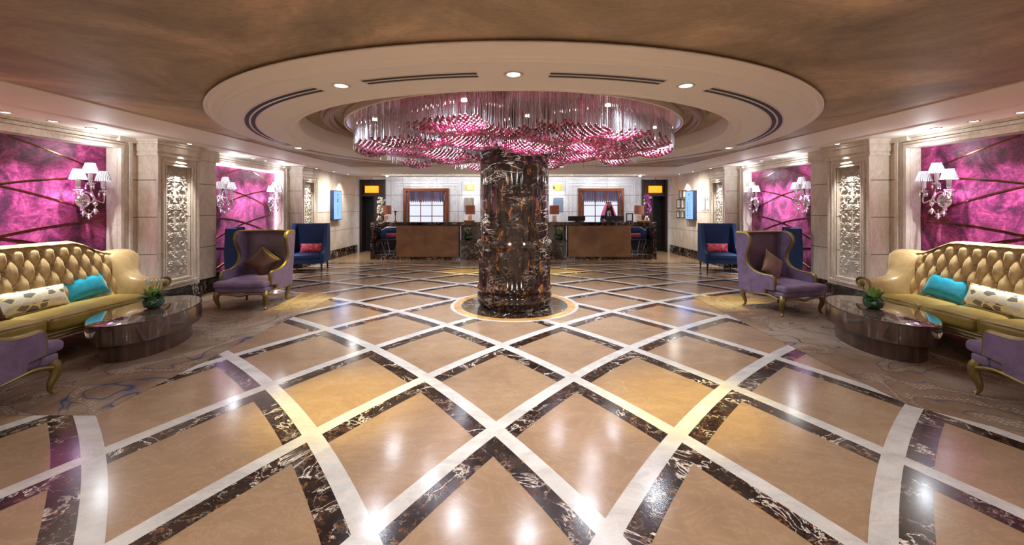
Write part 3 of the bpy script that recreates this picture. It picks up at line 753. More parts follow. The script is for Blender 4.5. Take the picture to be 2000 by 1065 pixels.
# ================================================================ SCONCES
def make_sconce(label, group):
    t_ = thing('wall_sconce', label, 'wall lamp', (0, 0, 0), 0, group)
    m = M(); m.ball((0, -.045, 0), .10, 16, 10, (1, .45, 1.05)); m.cyl((0, -.03, -.14), .02, .05, 8)
    obj('backplate', m, MT['crystal'], t_)
    m = M(); m.tube(smoothpath([(0, -.02, .06), (0, -.08, .12), (0, -.16, .09), (0, -.2, .02), (0, -.22, -.04)]), .012, 7); m.ball((0, -.22, -.05), .028); obj('stem', m, MT['crystal'], t_)
    for (ax, ay, az) in ((-.17, -.16, .14), (0, -.15, .24), (.17, -.16, .14)):
        m = M(); m.tube(smoothpath([(0, -.2, .02), (ax*.5, -.22+ay*.1, -.03), (ax*.95, ay-.02, .03 if az < .2 else .12), (ax, ay, az-.02)]), .010, 7)
        m.lathe([(.0, -.03), (.02, -.025), (.045, -.01), (.06, .004), (.055, .008), (.02, .0), (.018, .03), (.03, .04), (.02, .05), (0, .05)], (ax, ay, az), 14)
        obj('arm', m, MT['crystal'], t_)
        m = M(); m.cyl((0, 0, 0), .026, .14, 12); cn = obj('candle', m, MT['lampbase'], t_, (ax, ay, az+.04))
        m = M(); n = 44
        def sh(u, v):
            a = 2*PI*u; r = (.088-.036*v**1.15)*(1+.025*math.cos(22*a)); return (r*math.cos(a), r*math.sin(a), .13*v)
        m.grid(sh, 88, 5, cu=True); m.lathe([(.089, -.004), (.093, 0), (.089, .004)], (0, 0, 0), 28); m.lathe([(.052, .128), (.056, .132), (.052, .136)], (0, 0, 0), 24)
        o = obj('shade', m, MT['shade'], cn, (0, 0, .105))
        for k in range(3):
            m = M(); m.ball((ax+.045*math.cos(k*2.1), ay+.045*math.sin(k*2.1), az-.05), .012, 6, 6, (1, 1, 3)); obj('droplet', m, MT['crystal'], t_)
    for (x, y, z) in ((0, -.05, -.17), (.0, -.22, -.14), (.0, -.13, -.21)):
        m = M(); m.tube([(x, y, z+.09), (x, y, z)], .003, 5); m.lathe([(.006, .03), (.02, .02), (.028, .0), (.04, -.02), (.0, -.02)], (x, y, z), 12); m.ball((x, y, z-.035), .012, 8, 6, (1, 1, 1.6)); obj('pendant', m, MT['crystal'], t_)
    m = M()
    for k in range(15):
        u = k/14; m.ball((0, -.05-.17*u, -.09-.10*(1-(2*u-1)**2)), .008, 6, 5)
    obj('bead_chain', m, MT['crystal'], t_)
    return t_
first = None
for s, nm in ((-1, 'left'), (1, 'right')):
    for y, lb in ((5.69, 'over the far end of the %s tufted sofa' % nm), (8.36, 'near side of the second alcove on the %s wall' % nm), (10.08, 'far side of the second alcove on the %s wall' % nm)):
        lb = 'crystal wall lamp, '+lb
        if first is None: first = make_sconce(lb, 'crystal wall lamps'); o = first
        else: o = dup(first, (0, 0, 0), 0, lb)
        o.location = (s*6.03, y, 1.69); o.rotation_euler = (0, 0, -s*PI/2)
        light('POINT', (s*5.72, y, 2.40), 5, COOL, .05, name='sconce_light')
        light('POINT', (s*5.90, y-.12, 1.80), 1.4, (.85, .6, 1), .05, name='sconce_light')

# ================================================================ SEATING
def cushion(w, h, t, pinch=.1, n=18, exp=2.6):
    m = M(); vs = []
    for sg in (-1, 1):
        def fn(u, v):
            a, b = 2*u-1, 2*v-1
            th = (max(0, 1-abs(a)**exp)*max(0, 1-abs(b)**exp))**.55
            return (a*w/2*(1-pinch*(1-b*b)*abs(a)), sg*t/2*th, b*h/2*(1-pinch*(1-a*a)*abs(b)))
        m.grid(fn, n, n)
    m.tube([(a*w/2*(1-pinch*(1-b*b)*abs(a)), 0, b*h/2*(1-pinch*(1-a*a)*abs(b))) for a, b in [(-1+2*i/12, -1) for i in range(13)]+[(1, -1+2*i/12) for i in range(1, 13)]+[(1-2*i/12, 1) for i in range(1, 13)]+[(-1, 1-2*i/12) for i in range(1, 13)]], .006, 5)
    return m
def pillow(name, label, cat, w, h, t, mat, loc, rot, group=None, pinch=.1):
    o = obj(name, cushion(w, h, t, pinch), mat, None, loc, smooth=70); o.rotation_euler = rot
    return tag(o, label, cat, group)

def make_sofa(label, splits):
    L = 1.12
    t_ = thing('tufted_sofa', label, 'sofa', (0, 0, 0), 0, 'gold tufted sofas')
    def h(x):
        u = min(1, max(0, (abs(x)-.62)/.5)); u = u*u*(3-2*u); return 1.185-.175*u
    dx, dz = .152, .33   # tuft cell
    def inner(u, v):
        x = (2*u-1)*L; H = h(x); z = .40+(H-.03-.40)*v
        y = .13+.13*v**1.4-.10*max(0, abs(x)-.85)
        a = x/dx; b = (z-.40)/dz*1.0
        p, q = a+b*1.0, a-b*1.0
        blg = (abs(math.sin(PI*p/1)*math.sin(PI*q/1))+1e-6)**.5
        k = min(1, max(0, (1-v)/.08))*min(1, (L-abs(x))/.08+.0)
        y -= .055*blg*max(k, .25)
        pi_, qi_ = round(p), round(q); bx_ = (pi_+qi_)/2*dx; bz_ = .40+(pi_-qi_)/2*dz; y += .022*math.exp(-((x-bx_)**2+(z-bz_)**2)/.0009)
        return (x, y, z)
    m = M(); m.grid(inner, 236, 80)
    def roll(u, v):
        x = (2*u-1)*L; H = h(x)
        pts = [(.262, H-.03), (.27, H-.005), (.30, H), (.35, H-.005), (.395, H-.04), (.40, H-.09), (.37, H-.13), (.34, H-.16), (.34, .22)]
        k = v*(len(pts)-1); i = min(int(k), len(pts)-2); f = k-i
        y = pts[i][0]*(1-f)+pts[i+1][0]*f; z = pts[i][1]*(1-f)+pts[i+1][1]*f
        a = math.sin(PI*(x/dx+ (H-.43)/dz)); pl = .008*(1-abs(a)**.5)*(1 if v < .35 else 0)
        return (x, y+(-.04*max(0, 1-v*8)), z-pl)
    m.grid(roll, 90, 24); obj('backrest', m, MT['sofa'], t_, smooth=80)
    bp = None; kz = 0
    for j in range(0, 6):
        z = .40+j*dz/2
        for i in range(-15, 16):
            if (i+j) % 2: continue
            x = i*dx/2
            if abs(x) > L-.06 or z > h(x)-.07 or z < .5: continue
            v = (z-.40)/(h(x)-.03-.40); y = .13+.13*v**1.4-.004
            if bp is None:
                mm = M(); mm.ball((0, 0, 0), .014, 10, 6, (1, .5, 1)); bp = obj('button', mm, MT['sofa'], t_, (x, y+.016, z))
            else:
                o = bp.copy(); C.objects.link(o); o.location = (x, y, z)
    for sg in (-1, 1):
        ys = smoothpath([(.40, 1.005), (.30, 1.0), (.18, .97), (.08, .86), (0, .71), (-.10, .65), (-.25, .635), (-.40, .62)], 6) if False else None
        P = smoothpath([(.40, 1.0, 0), (.30, 1.0, 0), (.19, .97, 0), (.09, .85, 0), (.0, .71, 0), (-.12, .65, 0), (-.27, .635, 0), (-.42, .62, 0)], 5)
        m = M()
        def arm(u, v):
            k = u*(len(P)-1); i = min(int(k), len(P)-2); f = k-i; y = P[i][0]*(1-f)+P[i+1][0]*f; H = P[i][1]*(1-f)+P[i+1][1]*f
            o = .17*max(0, min(1, (H-.68)/.28))
            pr = [(1.06, .30), (1.05, .45), (1.06, H-.12), (1.09, H-.03), (1.15+o*.2, H), (1.24+o, H+.01*(o>0)), (1.30+o, H-.035), (1.30+o, H-.085), (1.24+o*.9, H-.11), (1.18+o*.3, H-.14), (1.16, H-.26), (1.15, .25)]
            k = v*(len(pr)-1); i = min(int(k), len(pr)-2); f = k-i
            return (sg*(pr[i][0]*(1-f)+pr[i+1][0]*f), y, pr[i][1]*(1-f)+pr[i+1][1]*f)
        m.grid(arm, 36, 30); obj('armrest', m, MT['sofa'], t_, smooth=80)
        m = M(); m.prism([(sg*x, z) for x, z in ((1.06, .22), (1.06, .50), (1.08, .58), (1.12, .62), (1.22, .625), (1.28, .58), (1.27, .53), (1.20, .50), (1.16, .44), (1.15, .22))], -.435, -.41, axis=1)
        obj('arm_facing', m, MT['sofa'], t_)
        m = M(); m.tube(smoothpath([(sg*1.06, -.44, .22), (sg*1.06, -.44, .48), (sg*1.075, -.44, .58), (sg*1.13, -.44, .63), (sg*1.22, -.44, .635), (sg*1.28, -.44, .59), (sg*1.26, -.44, .53), (sg*1.20, -.44, .52), (sg*1.17, -.44, .56), (sg*1.2, -.44, .585)], 5), .014, 8)
        m.tube([(sg*1.15, -.44, .22), (sg*1.15, -.44, .47), (sg*1.2, -.44, .52)], .012, 8); m.ball((sg*1.20, -.44, .565), .028, 12, 8, (1, .6, 1))
        obj('scroll_trim', m, MT['gold'], t_)
    m = M(); m.rbox((0, -.02, .27), (2.3, .76, .10), .02); m.box(-1.06, 1.06, -.2, .35, .2, .34); obj('seat_base', m, MT['sofa2'], t_)
    m = M(); m.tube([(-1.15, -.425, .235), (0, -.43, .25), (1.15, -.425, .235)], .022, 8); m.tube([(-1.15, -.42, .275), (0, -.43, .285), (1.15, -.42, .275)], .012, 8); obj('front_rail', m, MT['wood_gold'], t_)
    for a, b in zip(splits[:-1], splits[1:]):
        m = M(); m.rbox(((a+b)/2, -.15, .378), (b-a-.006, .60, .145), .05, .022, 14)
        pr = [(a+.03, -.448, .43), (b-.03, -.448, .43)]
        m.tube([(a+.02, -.43, .435), ((a+b)/2, -.44, .447), (b-.02, -.43, .435)], .006, 5)
        obj('seat_cushion', m, MT['sofa2'], t_, smooth=70)
    for x in (-1.05, -.35, .35, 1.05):
        for y in (-.38, .33):
            m = M(); m.tube(smoothpath([(x, y, .23), (x*1.01, y*1.06, .16), (x, y*1.0, .07), (x*1.01, y*1.08, .01)]), [.035, .034, .032, .03, .028, .026, .024, .022, .02, .018, .017, .017, .017, .018, .019, .02, .022, .022, .022][:19], 8)
            obj('leg', m, MT['wood_gold'], t_)
    return t_
so = make_sofa('long gold velvet camelback sofa with deep buttons against the left wall', [-1.05, -.20, 1.05])
so.location = (-5.2, 4.40, 0); so.rotation_euler = (0, 0, PI/2)
so = make_sofa('long gold velvet camelback sofa with deep buttons against the right wall', [-1.05, -.42, .17, .78, 1.05][::1])
so.location = (5.2, 4.40, 0); so.rotation_euler = (0, 0, -PI/2)
tilt = math.radians(20)
pillow('throw_pillow', 'teal velvet lumbar pillow at the far end of the left gold sofa', 'pillow', .54, .30, .15, MT['teal'], (-5.34, 5.10, .60), (-tilt, math.radians(-6), PI/2), 'teal sofa pillows')
pillow('throw_pillow', 'teal velvet lumbar pillow at the far end of the right gold sofa', 'pillow', .56, .30, .15, MT['teal'], (5.33, 5.02, .60), (-tilt, math.radians(7), -PI/2), 'teal sofa pillows')
pillow('throw_pillow', 'cream pillow with grey leaf pattern on the left gold sofa', 'pillow', .68, .25, .17, MT['leafp'], (-5.27, 4.49, .575), (-tilt, 0, PI/2), 'leaf patterned pillows', .04)
pillow('throw_pillow', 'cream pillow with grey leaf pattern on the right gold sofa', 'pillow', .70, .25, .17, MT['leafp'], (5.25, 4.40, .575), (-tilt, math.radians(4), -PI/2), 'leaf patterned pillows', .04)
pillow('throw_pillow', 'dark wine velvet pillow beside the leaf patterned one on the left sofa', 'pillow', .34, .30, .13, MT['wine'], (-5.18, 3.97, .60), (-tilt, 0, PI/2))

def make_wing_chair(label):
    t_ = thing('wing_chair', label, 'armchair', (0, 0, 0), 0, 'purple wing chairs')
    edge = smoothpath([(-.29, .50), (-.285, .545), (-.25, .575), (-.14, .575), (-.02, .585), (.10, .625), (.19, .70), (.215, .79), (.19, .89), (.145, .98), (.12, 1.06), (.135, 1.13), (.19, 1.175), (.26, 1.185)], 4)
    edge2 = [(p[0], p[1]) for p in [(e[0], e[1]) for e in [(q[0], q[1]) for q in [(a[0], a[1]) for a in edge]]]] if False else [(a[0], a[1]) for a in edge]
    low = [(-.29, .38), (-.14, .365), (-.125, .27)]
    poly = low[::-1]+edge2+[(.40, 1.18), (.385, .8), (.36, .27)]
    def flare(y, z, sg): return sg*(.375+.035*max(0, min(1, (z-.55)/.5)))
    for sg in (-1, 1):
        m = M(); n = len(poly)
        outp = [(flare(y, z, sg)+sg*.03, y, z) for y, z in poly]; inn = [(flare(y, z, sg)-sg*.03-sg*.05*max(0, min(1, (y-.1)/.28)), y, z) for y, z in poly]
        m.add(outp+inn, [(i, (i+1) % n, n+(i+1) % n, n+i) for i in range(n)]+[tuple(range(n))[::-1], tuple(range(n, 2*n))])
        obj('side_wing', m, MT['purple'], t_, smooth=30)
        m = M(); tp = [(flare(y, z, sg)+sg*.004, y-.006, z) for y, z in low[::-1]+edge2+[(.40, 1.185)]]
        m.tube(tp, .021, 8, flat=1.25)
        # lower side rail
        m.tube(smoothpath([(sg*.385, -.36, .245), (sg*.39, -.2, .285), (sg*.39, 0, .27), (sg*.38, .2, .255), (sg*.365, .34, .25)]), .018, 8, flat=1.1)
        obj('gilt_trim', m, MT['gold'], t_)
    m = M()
    def back(u, v):
        a = 2*u-1; x = a*.365; z = .26+.92*v; y = .27+.07*v-.035*a*a*0+.02*math.sin(PI*v); return (x, y-.03*(1-a**4)*math.sin(PI*min(1, v*1.02))**.5, z)
    m.grid(back, 16, 16); m.grid(lambda u, v: ((2*u-1)*.385, .365+.03*v, .26+.925*v), 8, 4); m.box(-.38, .38, .31, .40, 1.165, 1.185)
    obj('backrest', m, MT['purple_in'], t_, smooth=60)
    m = M(); m.tube(smoothpath([(-.42, .27, 1.19), (-.2, .28, 1.195), (0, .28, 1.197), (.2, .28, 1.195), (.42, .27, 1.19)]), .018, 8); obj('top_rail', m, MT['gold'], t_)
    m = M(); m.rbox((0, -.06, .315), (.72, .72, .09), .03); m.rbox((0, -.36, .315), (.76, .16, .09), .03); obj('seat_base', m, MT['purple'], t_, smooth=60)
    m = M(); m.rbox((0, -.06, .405), (.66, .66, .10), .04, .02, 12); m.rbox((0, -.39, .405), (.77, .20, .10), .04, .006, 12); obj('seat_cushion', m, MT['purple'], t_, smooth=70)
    m = M(); m.tube(smoothpath([(-.36, -.42, .25), (-.25, -.44, .265), (-.1, -.445, .255), (0, -.45, .235), (.1, -.445, .255), (.25, -.44, .265), (.36, -.42, .25)]), .018, 8, flat=1.2); obj('front_rail', m, MT['gold'], t_)
    for (x, y) in ((-.35, -.39), (.35, -.39), (-.33, .31), (.33, .31)):
        sx, sy = (1 if x > 0 else -1), (1 if y > 0 else -1)
        P = smoothpath([(x, y, .29), (x+.015*sx, y+.02*sy, .24), (x+.018*sx, y+.022*sy, .18), (x, y+.0*sy, .10), (x-.004*sx, y+.0*sy, .05), (x+.012*sx, y+.016*sy, .018), (x+.018*sx, y+.022*sy, .008)], 4)
        R = np.interp(np.linspace(0, 1, len(P)), [0, .15, .35, .6, .8, .92, 1], [.04, .045, .036, .02, .016, .022, .018])
        m = M(); m.tube(P, list(R), 9); obj('leg', m, MT['gold'], t_)
    return t_
def place(root, loc, rz, label=None): 
    o = dup(root, loc, rz, label) if label else root
    o.location = loc; o.rotation_euler = (0, 0, rz); return o
wc = make_wing_chair('purple velvet wing chair with gilt trim beyond the left coffee table')
place(wc, (-4.22, 6.72, 0), math.radians(3))
place(wc, (4.15, 6.42, 0), math.radians(14), 'purple velvet wing chair with gilt trim beyond the right coffee table')
place(wc, (-4.22, 3.04, 0), math.radians(180+8), 'near purple gilt trimmed chair before the left coffee table, only arm and leg seen')
place(wc, (4.24, 3.04, 0), math.radians(180-8), 'near purple gilt trimmed chair before the right coffee table, only arm and leg seen')
pillow('throw_pillow', 'dark brown satin pillow stood on its corner in the left wing chair', 'pillow', .40, .40, .14, MT['brownp'], (-4.19, 6.83, .695), (math.radians(-16), math.radians(41), math.radians(3)), 'wing chair pillows')
pillow('throw_pillow', 'mauve brown satin pillow leaning in the right wing chair', 'pillow', .38, .38, .14, MT['mauvep'], (4.11, 6.50, .67), (math.radians(-16), math.radians(32), math.radians(14)), 'wing chair pillows')

def make_blue_chair(label):
    t_ = thing('high_back_chair', label, 'armchair', (0, 0, 0), 0, 'blue high back chairs')
    poly = [(p[0], p[1]) for p in smoothpath([(-.36, .22), (-.37, .44), (-.30, .475), (-.18, .53), (-.08, .64), (-.02, .80), (.03, 1.0), (.07, 1.18)], 4)]+[(.34, 1.18), (.36, .7), (.34, .22)]
    for sg in (-1, 1):
        m = M(); m.prism(poly, sg*.34, sg*.42); obj('side_wing', m, MT['blue'], t_, smooth=30)
    m = M(); m.rbox((0, .27, .70), (.70, .14, .95), .03, 0, 6); m.box(-.36, .36, .3, .345, .22, 1.178); obj('backrest', m, MT['blue'], t_)
    m = M(); m.rbox((0, -.05, .27), (.72, .66, .12), .02); obj('seat_base', m, MT['blue'], t_)
    m = M(); m.rbox((0, -.09, .385), (.675, .62, .12), .04, .02, 10); obj('seat_cushion', m, MT['blue'], t_, smooth=70)
    for x in (-.36, .36):
        for y in (-.31, .29):
            m = M(); m.tube([(x, y, .23), (x*1.02, y*1.04, .0)], [.026, .016], 4, flat=1); obj('leg', m, MT['wood_dark'], t_)
    return t_
bc = make_blue_chair('blue high back chair with a red pillow, left side of the lobby')
place(bc, (-5.15, 10.32, 0), math.radians(12))
place(bc, (5.18, 10.32, 0), math.radians(-10), 'blue high back chair with a red pillow, right side of the lobby')
place(bc, (-5.42, 8.35, 0), math.radians(120), 'blue high back chair seen from its side behind the left purple wing chair')
place(bc, (5.42, 8.35, 0), math.radians(-120), 'blue high back chair seen from its side behind the right purple wing chair')
pillow('throw_pillow', 'red floral lumbar pillow on the far left blue chair', 'pillow', .50, .22, .12, MT['redp'], (-5.10, 10.32, .57), (-.25, 0, math.radians(12)), 'red floral pillows', .05)
pillow('throw_pillow', 'red floral lumbar pillow on the far right blue chair', 'pillow', .50, .22, .12, MT['redp'], (5.13, 10.32, .57), (-.25, 0, math.radians(-10)), 'red floral pillows', .05)

# ================================================================ COFFEE TABLES, PLANTS, CARPETS
def make_table(label):
    t_ = thing('coffee_table', label, 'coffee table', (0, 0, 0), 0, 'oval coffee tables')
    def oval(a, b, z0, z1, n=72):
        m = M(); r = .006
        pr = [(0, z0), (1, z0), (1, z1-r), (1-r/a, z1), (0, z1)]
        v = []
        for i in range(n):
            an = 2*PI*i/n
            for k, z in pr: v.append((a*k*math.cos(an), b*k*math.sin(an), z))
        m.add(v, [(i*5+j, ((i+1) % n)*5+j, ((i+1) % n)*5+j+1, i*5+j+1) for i in range(n) for j in range(4)])
        return m
    obj('base', oval(.35, .615, 0.006, .21), MT['walnut'], t_); obj('apron', oval(.438, .749, .21, .412), MT['walnut'], t_); obj('table_top', oval(.436, .747, .412, .418), MT['burl'], t_)
    return t_
tb = make_table('oval dark walnut coffee table on the left carpet before the gold sofa')
place(tb, (-4.238, 4.775, 0), .3)
place(tb, (4.238, 4.775, 0), -.3, 'oval dark walnut coffee table on the right carpet before the gold sofa')

def blade(m, base, dirv, L, w, droop=.5, curl=0, n=7):
    d = Vector(dirv).normalized(); side = d.cross(Vector((0, 0, 1))); side = side.normalized() if side.length > .1 else Vector((1, 0, 0)); v = []
    for i in range(n+1):
        t = i/n; p = Vector(base)+d*L*t+Vector((0, 0, -droop*L*t*t)); ww = w*math.sin(PI*min(1, .08+t*.92))**.8 if t < 1 else .001
        up = Vector((0, 0, 1))*ww*.18
        v += [tuple(p-side*ww+up), tuple(p), tuple(p+side*ww+up)]
    m.add(v, [(3*i+j, 3*i+j+1, 3*i+j+4, 3*i+j+3) for i in range(n) for j in (0, 1)])
def make_plant(label, seed, flowers=True, r=.10, group='leafy plants in green glass bowls'):
    rn = random.Random(seed); t_ = thing('potted_plant', label, 'plant', (0, 0, 0), 0, group)
    m = M(); m.lathe([(0, 0), (.5*r, 0), (.85*r, .18*r), (1.02*r, .6*r), (.98*r, 1.0*r), (.72*r, 1.35*r), (.66*r, 1.42*r), (.62*r, 1.36*r), (.9*r, 1.0*r), (.9*r, .6*r), (.4*r, .1*r), (0, .1*r)], (0, 0, 0), 28); obj('bowl', m, MT['greenglass'], t_)
    for k, (mat, cnt, el, L) in enumerate((('leaf', 26, (10, 60), (.10, .17)), ('leaf2', 14, (50, 85), (.13, .22)))):
        m = M()
        for i in range(cnt):
            a = rn.uniform(0, 2*PI); e = math.radians(rn.uniform(*el)); blade(m, (.3*r*math.cos(a), .3*r*math.sin(a), 1.15*r), (math.cos(a)*math.cos(e), math.sin(a)*math.cos(e), math.sin(e)), rn.uniform(*L)*r/.1, rn.uniform(.018, .032)*r/.1, rn.uniform(.1, .5))
        obj('foliage' if k == 0 else 'young_leaves', m, MT[mat], t_, smooth=80)
    if flowers:
        for i in range(6):
            a = 2*PI*i/6+rn.random(); R = rn.uniform(.3, .9)*r; c = (R*math.cos(a), R*math.sin(a), r*rn.uniform(2.4, 3.0)); m = M()
            m.tube([(c[0]*.3, c[1]*.3, 1.1*r), c], .003, 4)
            for q in range(6): blade(m, c, (math.cos(q*1.05), math.sin(q*1.05), .9), .05*r/.1, .016*r/.1, -.2)
            obj('flower', m, MT['petal'], t_, smooth=80)
    return t_
pl = make_plant('green glass bowl of dark leaves and white flowers on the left coffee table', 3); place(pl, (-4.22, 4.80, .418), 0)
pl = make_plant('green glass bowl of tall bright leaves on the right coffee table', 11, False, .098); place(pl, (4.20, 4.78, .418), 0)
for s, nm in ((-1, 'left'), (1, 'right')):
    m = M(); y0 = 3.14 if s < 0 else 1.6
    poly = [(s*3.2, 3.14), (s*3.2, 7.55), (s*5.5, 7.55), (s*5.5, 3.14)] if s < 0 else [(s*3.18, 3.3), (s*3.18, 7.3), (s*5.5, 7.3), (s*5.5, 1.5), (4.6, 2.2), (3.7, 2.75)]
    n = len(poly); m.add([(x, y, .006) for x, y in poly]+[(x, y, 0) for x, y in poly], [tuple(range(n))]+[(i, (i+1) % n, n+(i+1) % n, n+i) for i in range(n)])
    tag(obj('carpet', m, MT['carpet'], smooth=0), 'brown patterned carpet under the %s seating group' % nm, 'carpet')

# ================================================================ RECEPTION DESKS
def bxo(name, mat, par, *b, r=0):
    m = M(); m.box(*b); o = obj(name, m, mat, par, smooth=0)
    if r:
        md = o.modifiers.new('bevel', 'BEVEL'); md.width = r; md.segments = 2
    return o
for s, nm in ((-1, 'left'), (1, 'right')):
    t_ = thing('reception_desk', 'long dark marble reception desk with a brown leather front, %s of the column' % nm, 'reception desk', (s*2.6, 12.9, 0), 0, 'reception desks')
    X = lambda a: s*(a-2.6)
    bxo('counter_top', MT['desk_m'], t_, X(.85), X(4.36), -.42, .25, 1.03, 1.14, r=.012)
    bxo('leather_panel', MT['leather'], t_, X(1.66), X(3.56), -.47, -.1, .08, 1.03, r=.01)
    bxo('plinth', MT['desk_m'], t_, X(1.6), X(3.62), -.44, .1, 0, .08)
    bxo('end_post', MT['desk_m'], t_, X(4.25), X(4.36), -.42, .85, .14, 1.03)
    bxo('bay_floor', MT['platform'], t_, X(3.56), X(4.36), -.38, .85, .02, .15)  # open bay built in place of the mirrored desk end
    bxo('bay_plinth', MT['desk_m'], t_, X(3.56), X(4.36), -.42, -.38, 0, .15)
    bxo('bay_back', MT['navy'] if False else MT['wood_dark'], t_, X(3.2), X(4.25), .80, .85, .15, 1.03)
    bxo('console', MT['desk_m'], t_, X(.85), X(1.62), -.36, .0, 0, .54, r=.01)
    bxo('console_top', MT['desk_m'], t_, X(.8), X(1.64), -.42, .05, .54, .58, r=.005)
    bxo('console_back', MT['platform'], t_, X(.85), X(1.66), .05, .09, .0, 1.03)
    # faceted tub chair built solid in place of a mirror reflection
    c_ = thing('tub_chair_reflection', 'blue faceted tub chair, a solid stand-in for a reflection in the %s desk end' % nm, 'chair', (s*3.93, 13.15, .15), 0, 'tub chairs standing in for reflections')
    m = M(); zt = .72
    V = [(-.2, -.26, .42), (.2, -.26, .42), (.36, -.02, .66), (.22, .24, zt+.05), (-.22, .24, zt+.05), (-.36, -.02, .66), (-.16, -.2, .38), (.16, -.2, .38), (.2, .16, .36), (-.2, .16, .36), (.3, -.02, .40), (-.3, -.02, .40)]
    m.add(V, [(6, 7, 8, 9), (7, 10, 8), (6, 9, 11), (8, 3, 4, 9), (10, 2, 3, 8), (11, 9, 4, 5), (1, 2, 10, 7), (0, 6, 11, 5), (0, 1, 7, 6)]); o = obj('shell', m, MT['blue'], c_, smooth=0)
    md = o.modifiers.new('solid', 'SOLIDIFY'); md.thickness = .03
    m = M(); m.rbox((0, -.02, .42), (.40, .38, .07), .03, .01); obj('seat_cushion', m, MT['blue'], c_)
    for (x, y) in ((-.28, -.2), (.28, -.2), (-.2, .22), (.2, .22)):
        m = M(); m.tube([(x, y, .44), (x*.55, y*.9, .0)], .009, 6); obj('leg', m, MT['white_wire'], c_)
    m = M()
    for a, b in (((-.36, -.05, .67), (-.2, -.28, .42)), ((-.2, -.28, .42), (.2, -.28, .42)), ((.2, -.28, .42), (.36, -.05, .67)), ((-.36, -.05, .67), (-.22, .24, .79)), ((.36, -.05, .67), (.22, .24, .79)), ((-.22, .24, .79), (.22, .24, .79))): m.tube([a, b], .008, 6)
    obj('wire_frame', m, MT['white_wire'], c_)
    pillow('throw_pillow', 'small red floral pillow on the reflected tub chair of the %s desk' % nm, 'pillow', .36, .15, .09, MT['redp'], (s*3.93, 13.19, .68), (-.3, 0, 0), 'pillows on the tub chairs', .05)
    pl = make_plant('green glass bowl of white flowers on the low console %s of the column' % nm, 21+s, True, .12, 'bowls of white flowers on the consoles'); place(pl, (s*1.42, 12.68, .58), 0)
    # brass plate and picture on the wall
    m = M(); m.box(-.17, .17, -.012, 0, -.11, .11); a_ = thing('brass_plate', 'lit brass plate on the back wall %s of the column' % nm, 'wall plate', (s*1.555, 14.5, 2.295), 0, 'brass plates'); obj('plate', m, MT['brass'], a_)
    m = M(); m.lathe([(.05, 0), (.062, 0)], (0, 0, 0), 20); m.xform(Matrix.Rotation(PI/2, 4, 'X')@Matrix.Identity(4)); m.xform(Matrix.Translation((0 if s < 0 else .0, -.014, .0))); 
    if s < 0: obj('round_emblem', m, MT['lampbase'], a_)
    else:
        m = M(); m.box(-.15, -.12, -.016, -.012, -.05, .06); m.box(-.12, -.09, -.016, -.012, -.07, .02); obj('dark_mark', m, MT['slot'], a_)
    m = M(); m.box(-.17, .17, -.02, 0, -.25, .25); a_ = thing('wall_picture', '%s panel under the brass plate %s of the column' % ('ornate grey and brown' if s < 0 else 'grey', nm), 'picture', (s*1.58, 14.5, 1.68), 0); obj('panel', m, MT['platform'] if s < 0 else plain('grey_blue', (112, 124, 140), .4), a_)
    if s < 0:
        m = M(); m.lathe([(.05, 0), (.075, 0)], (0, 0, 0), 20); m.xform(Matrix.Rotation(PI/2, 4, 'X')); m.xform(Matrix.Translation((0, -.022, .13))); m.box(-.16, .16, -.023, -.02, .23, .24); m.box(-.16, .16, -.023, -.02, .02, .03)
        obj('ornament', m, MT['brass'], a_)
# desk-top things
def table_lamp(x, y, label):
    global lamp0
    if lamp0: return place(lamp0, (x, y, 1.14), 0, label)
    t_ = thing('table_lamp', label, 'table lamp', (x, y, 1.14), 0, 'brown shaded table lamps')
    m = M(); m.box(-.09, .09, -.05, .05, 0, .02); m.box(-.06, .06, -.035, .035, .02, .2); obj('base', m, MT['lampbase'], t_)
    m = M(); m.tube([(0, 0, .2), (0, 0, .28)], .008, 6); obj('stem', m, MT['brass'], t_)
    m = M(); m.lathe([(.155, .23), (.15, .51), (.147, .51), (.152, .23)], (0, 0, 0), 32); obj('lamp_shade', m, MT['shade_brown'], t_)
    lamp0 = t_; return t_
lamp0 = None
for x, lb in ((-4.02, 'beside the white orchid on the left desk'), (-1.37, 'on the left desk next to the column'), (1.29, 'on the right desk next to the column'), (3.97, 'beside the purple flowers on the right desk')):
    table_lamp(x, 12.95, 'table lamp with brown drum shade, '+lb); light('POINT', (x, 12.95, 1.45), 3, (1, .7, .45), .04, name='lamp_light')
def bouquet(name, label, loc, mat, mat2, seed, lean, hgt):
    rn = random.Random(seed); t_ = thing(name, label, 'flowers', loc)
    m = M(); m.lathe([(0, 0), (.06, 0), (.085, .05), (.06, .13), (.035, .17), (.045, .2), (.04, .2), (.03, .16), (0, .15)], (0, 0, 0), 20); obj('vase', m, MT['crystal'] if mat is MT['petal_p'] else plain('silver_vase', (170, 170, 176), .2, .8), t_)
    for k in range(4):
        pts = smoothpath([(0, 0, .15), (lean*.3+.02*k, 0, hgt*.5), (lean*.7-.03*k, .02*k, hgt*.85), (lean+.05*(k-1.5), .03*k, hgt)], 5)
        m = M(); m.tube(pts, .004, 4); st = obj('stem', m, MT['leaf'], t_)
        m = M()
        for i in range(16):
            p = pts[4+i % (len(pts)-4)]; c = (p[0]+rn.uniform(-.07, .07), p[1]+rn.uniform(-.06, .06), p[2]+rn.uniform(-.05, .04))
            for q in range(5): blade(m, c, (math.cos(q*1.26+i), math.sin(q*1.26+i)*.7-.3, math.sin(q*1.26+i)), .05, .02, 0, n=3)
        obj('blossoms', m, mat if k < 3 else mat2, t_, smooth=80)
    m = M()
    for k in range(5): a = k*1.3; blade(m, (0, 0, .18), (math.cos(a), math.sin(a)*.5, .5), .22, .03, .5)
    obj('leaves', m, MT['leaf'], t_, smooth=80)
    return t_
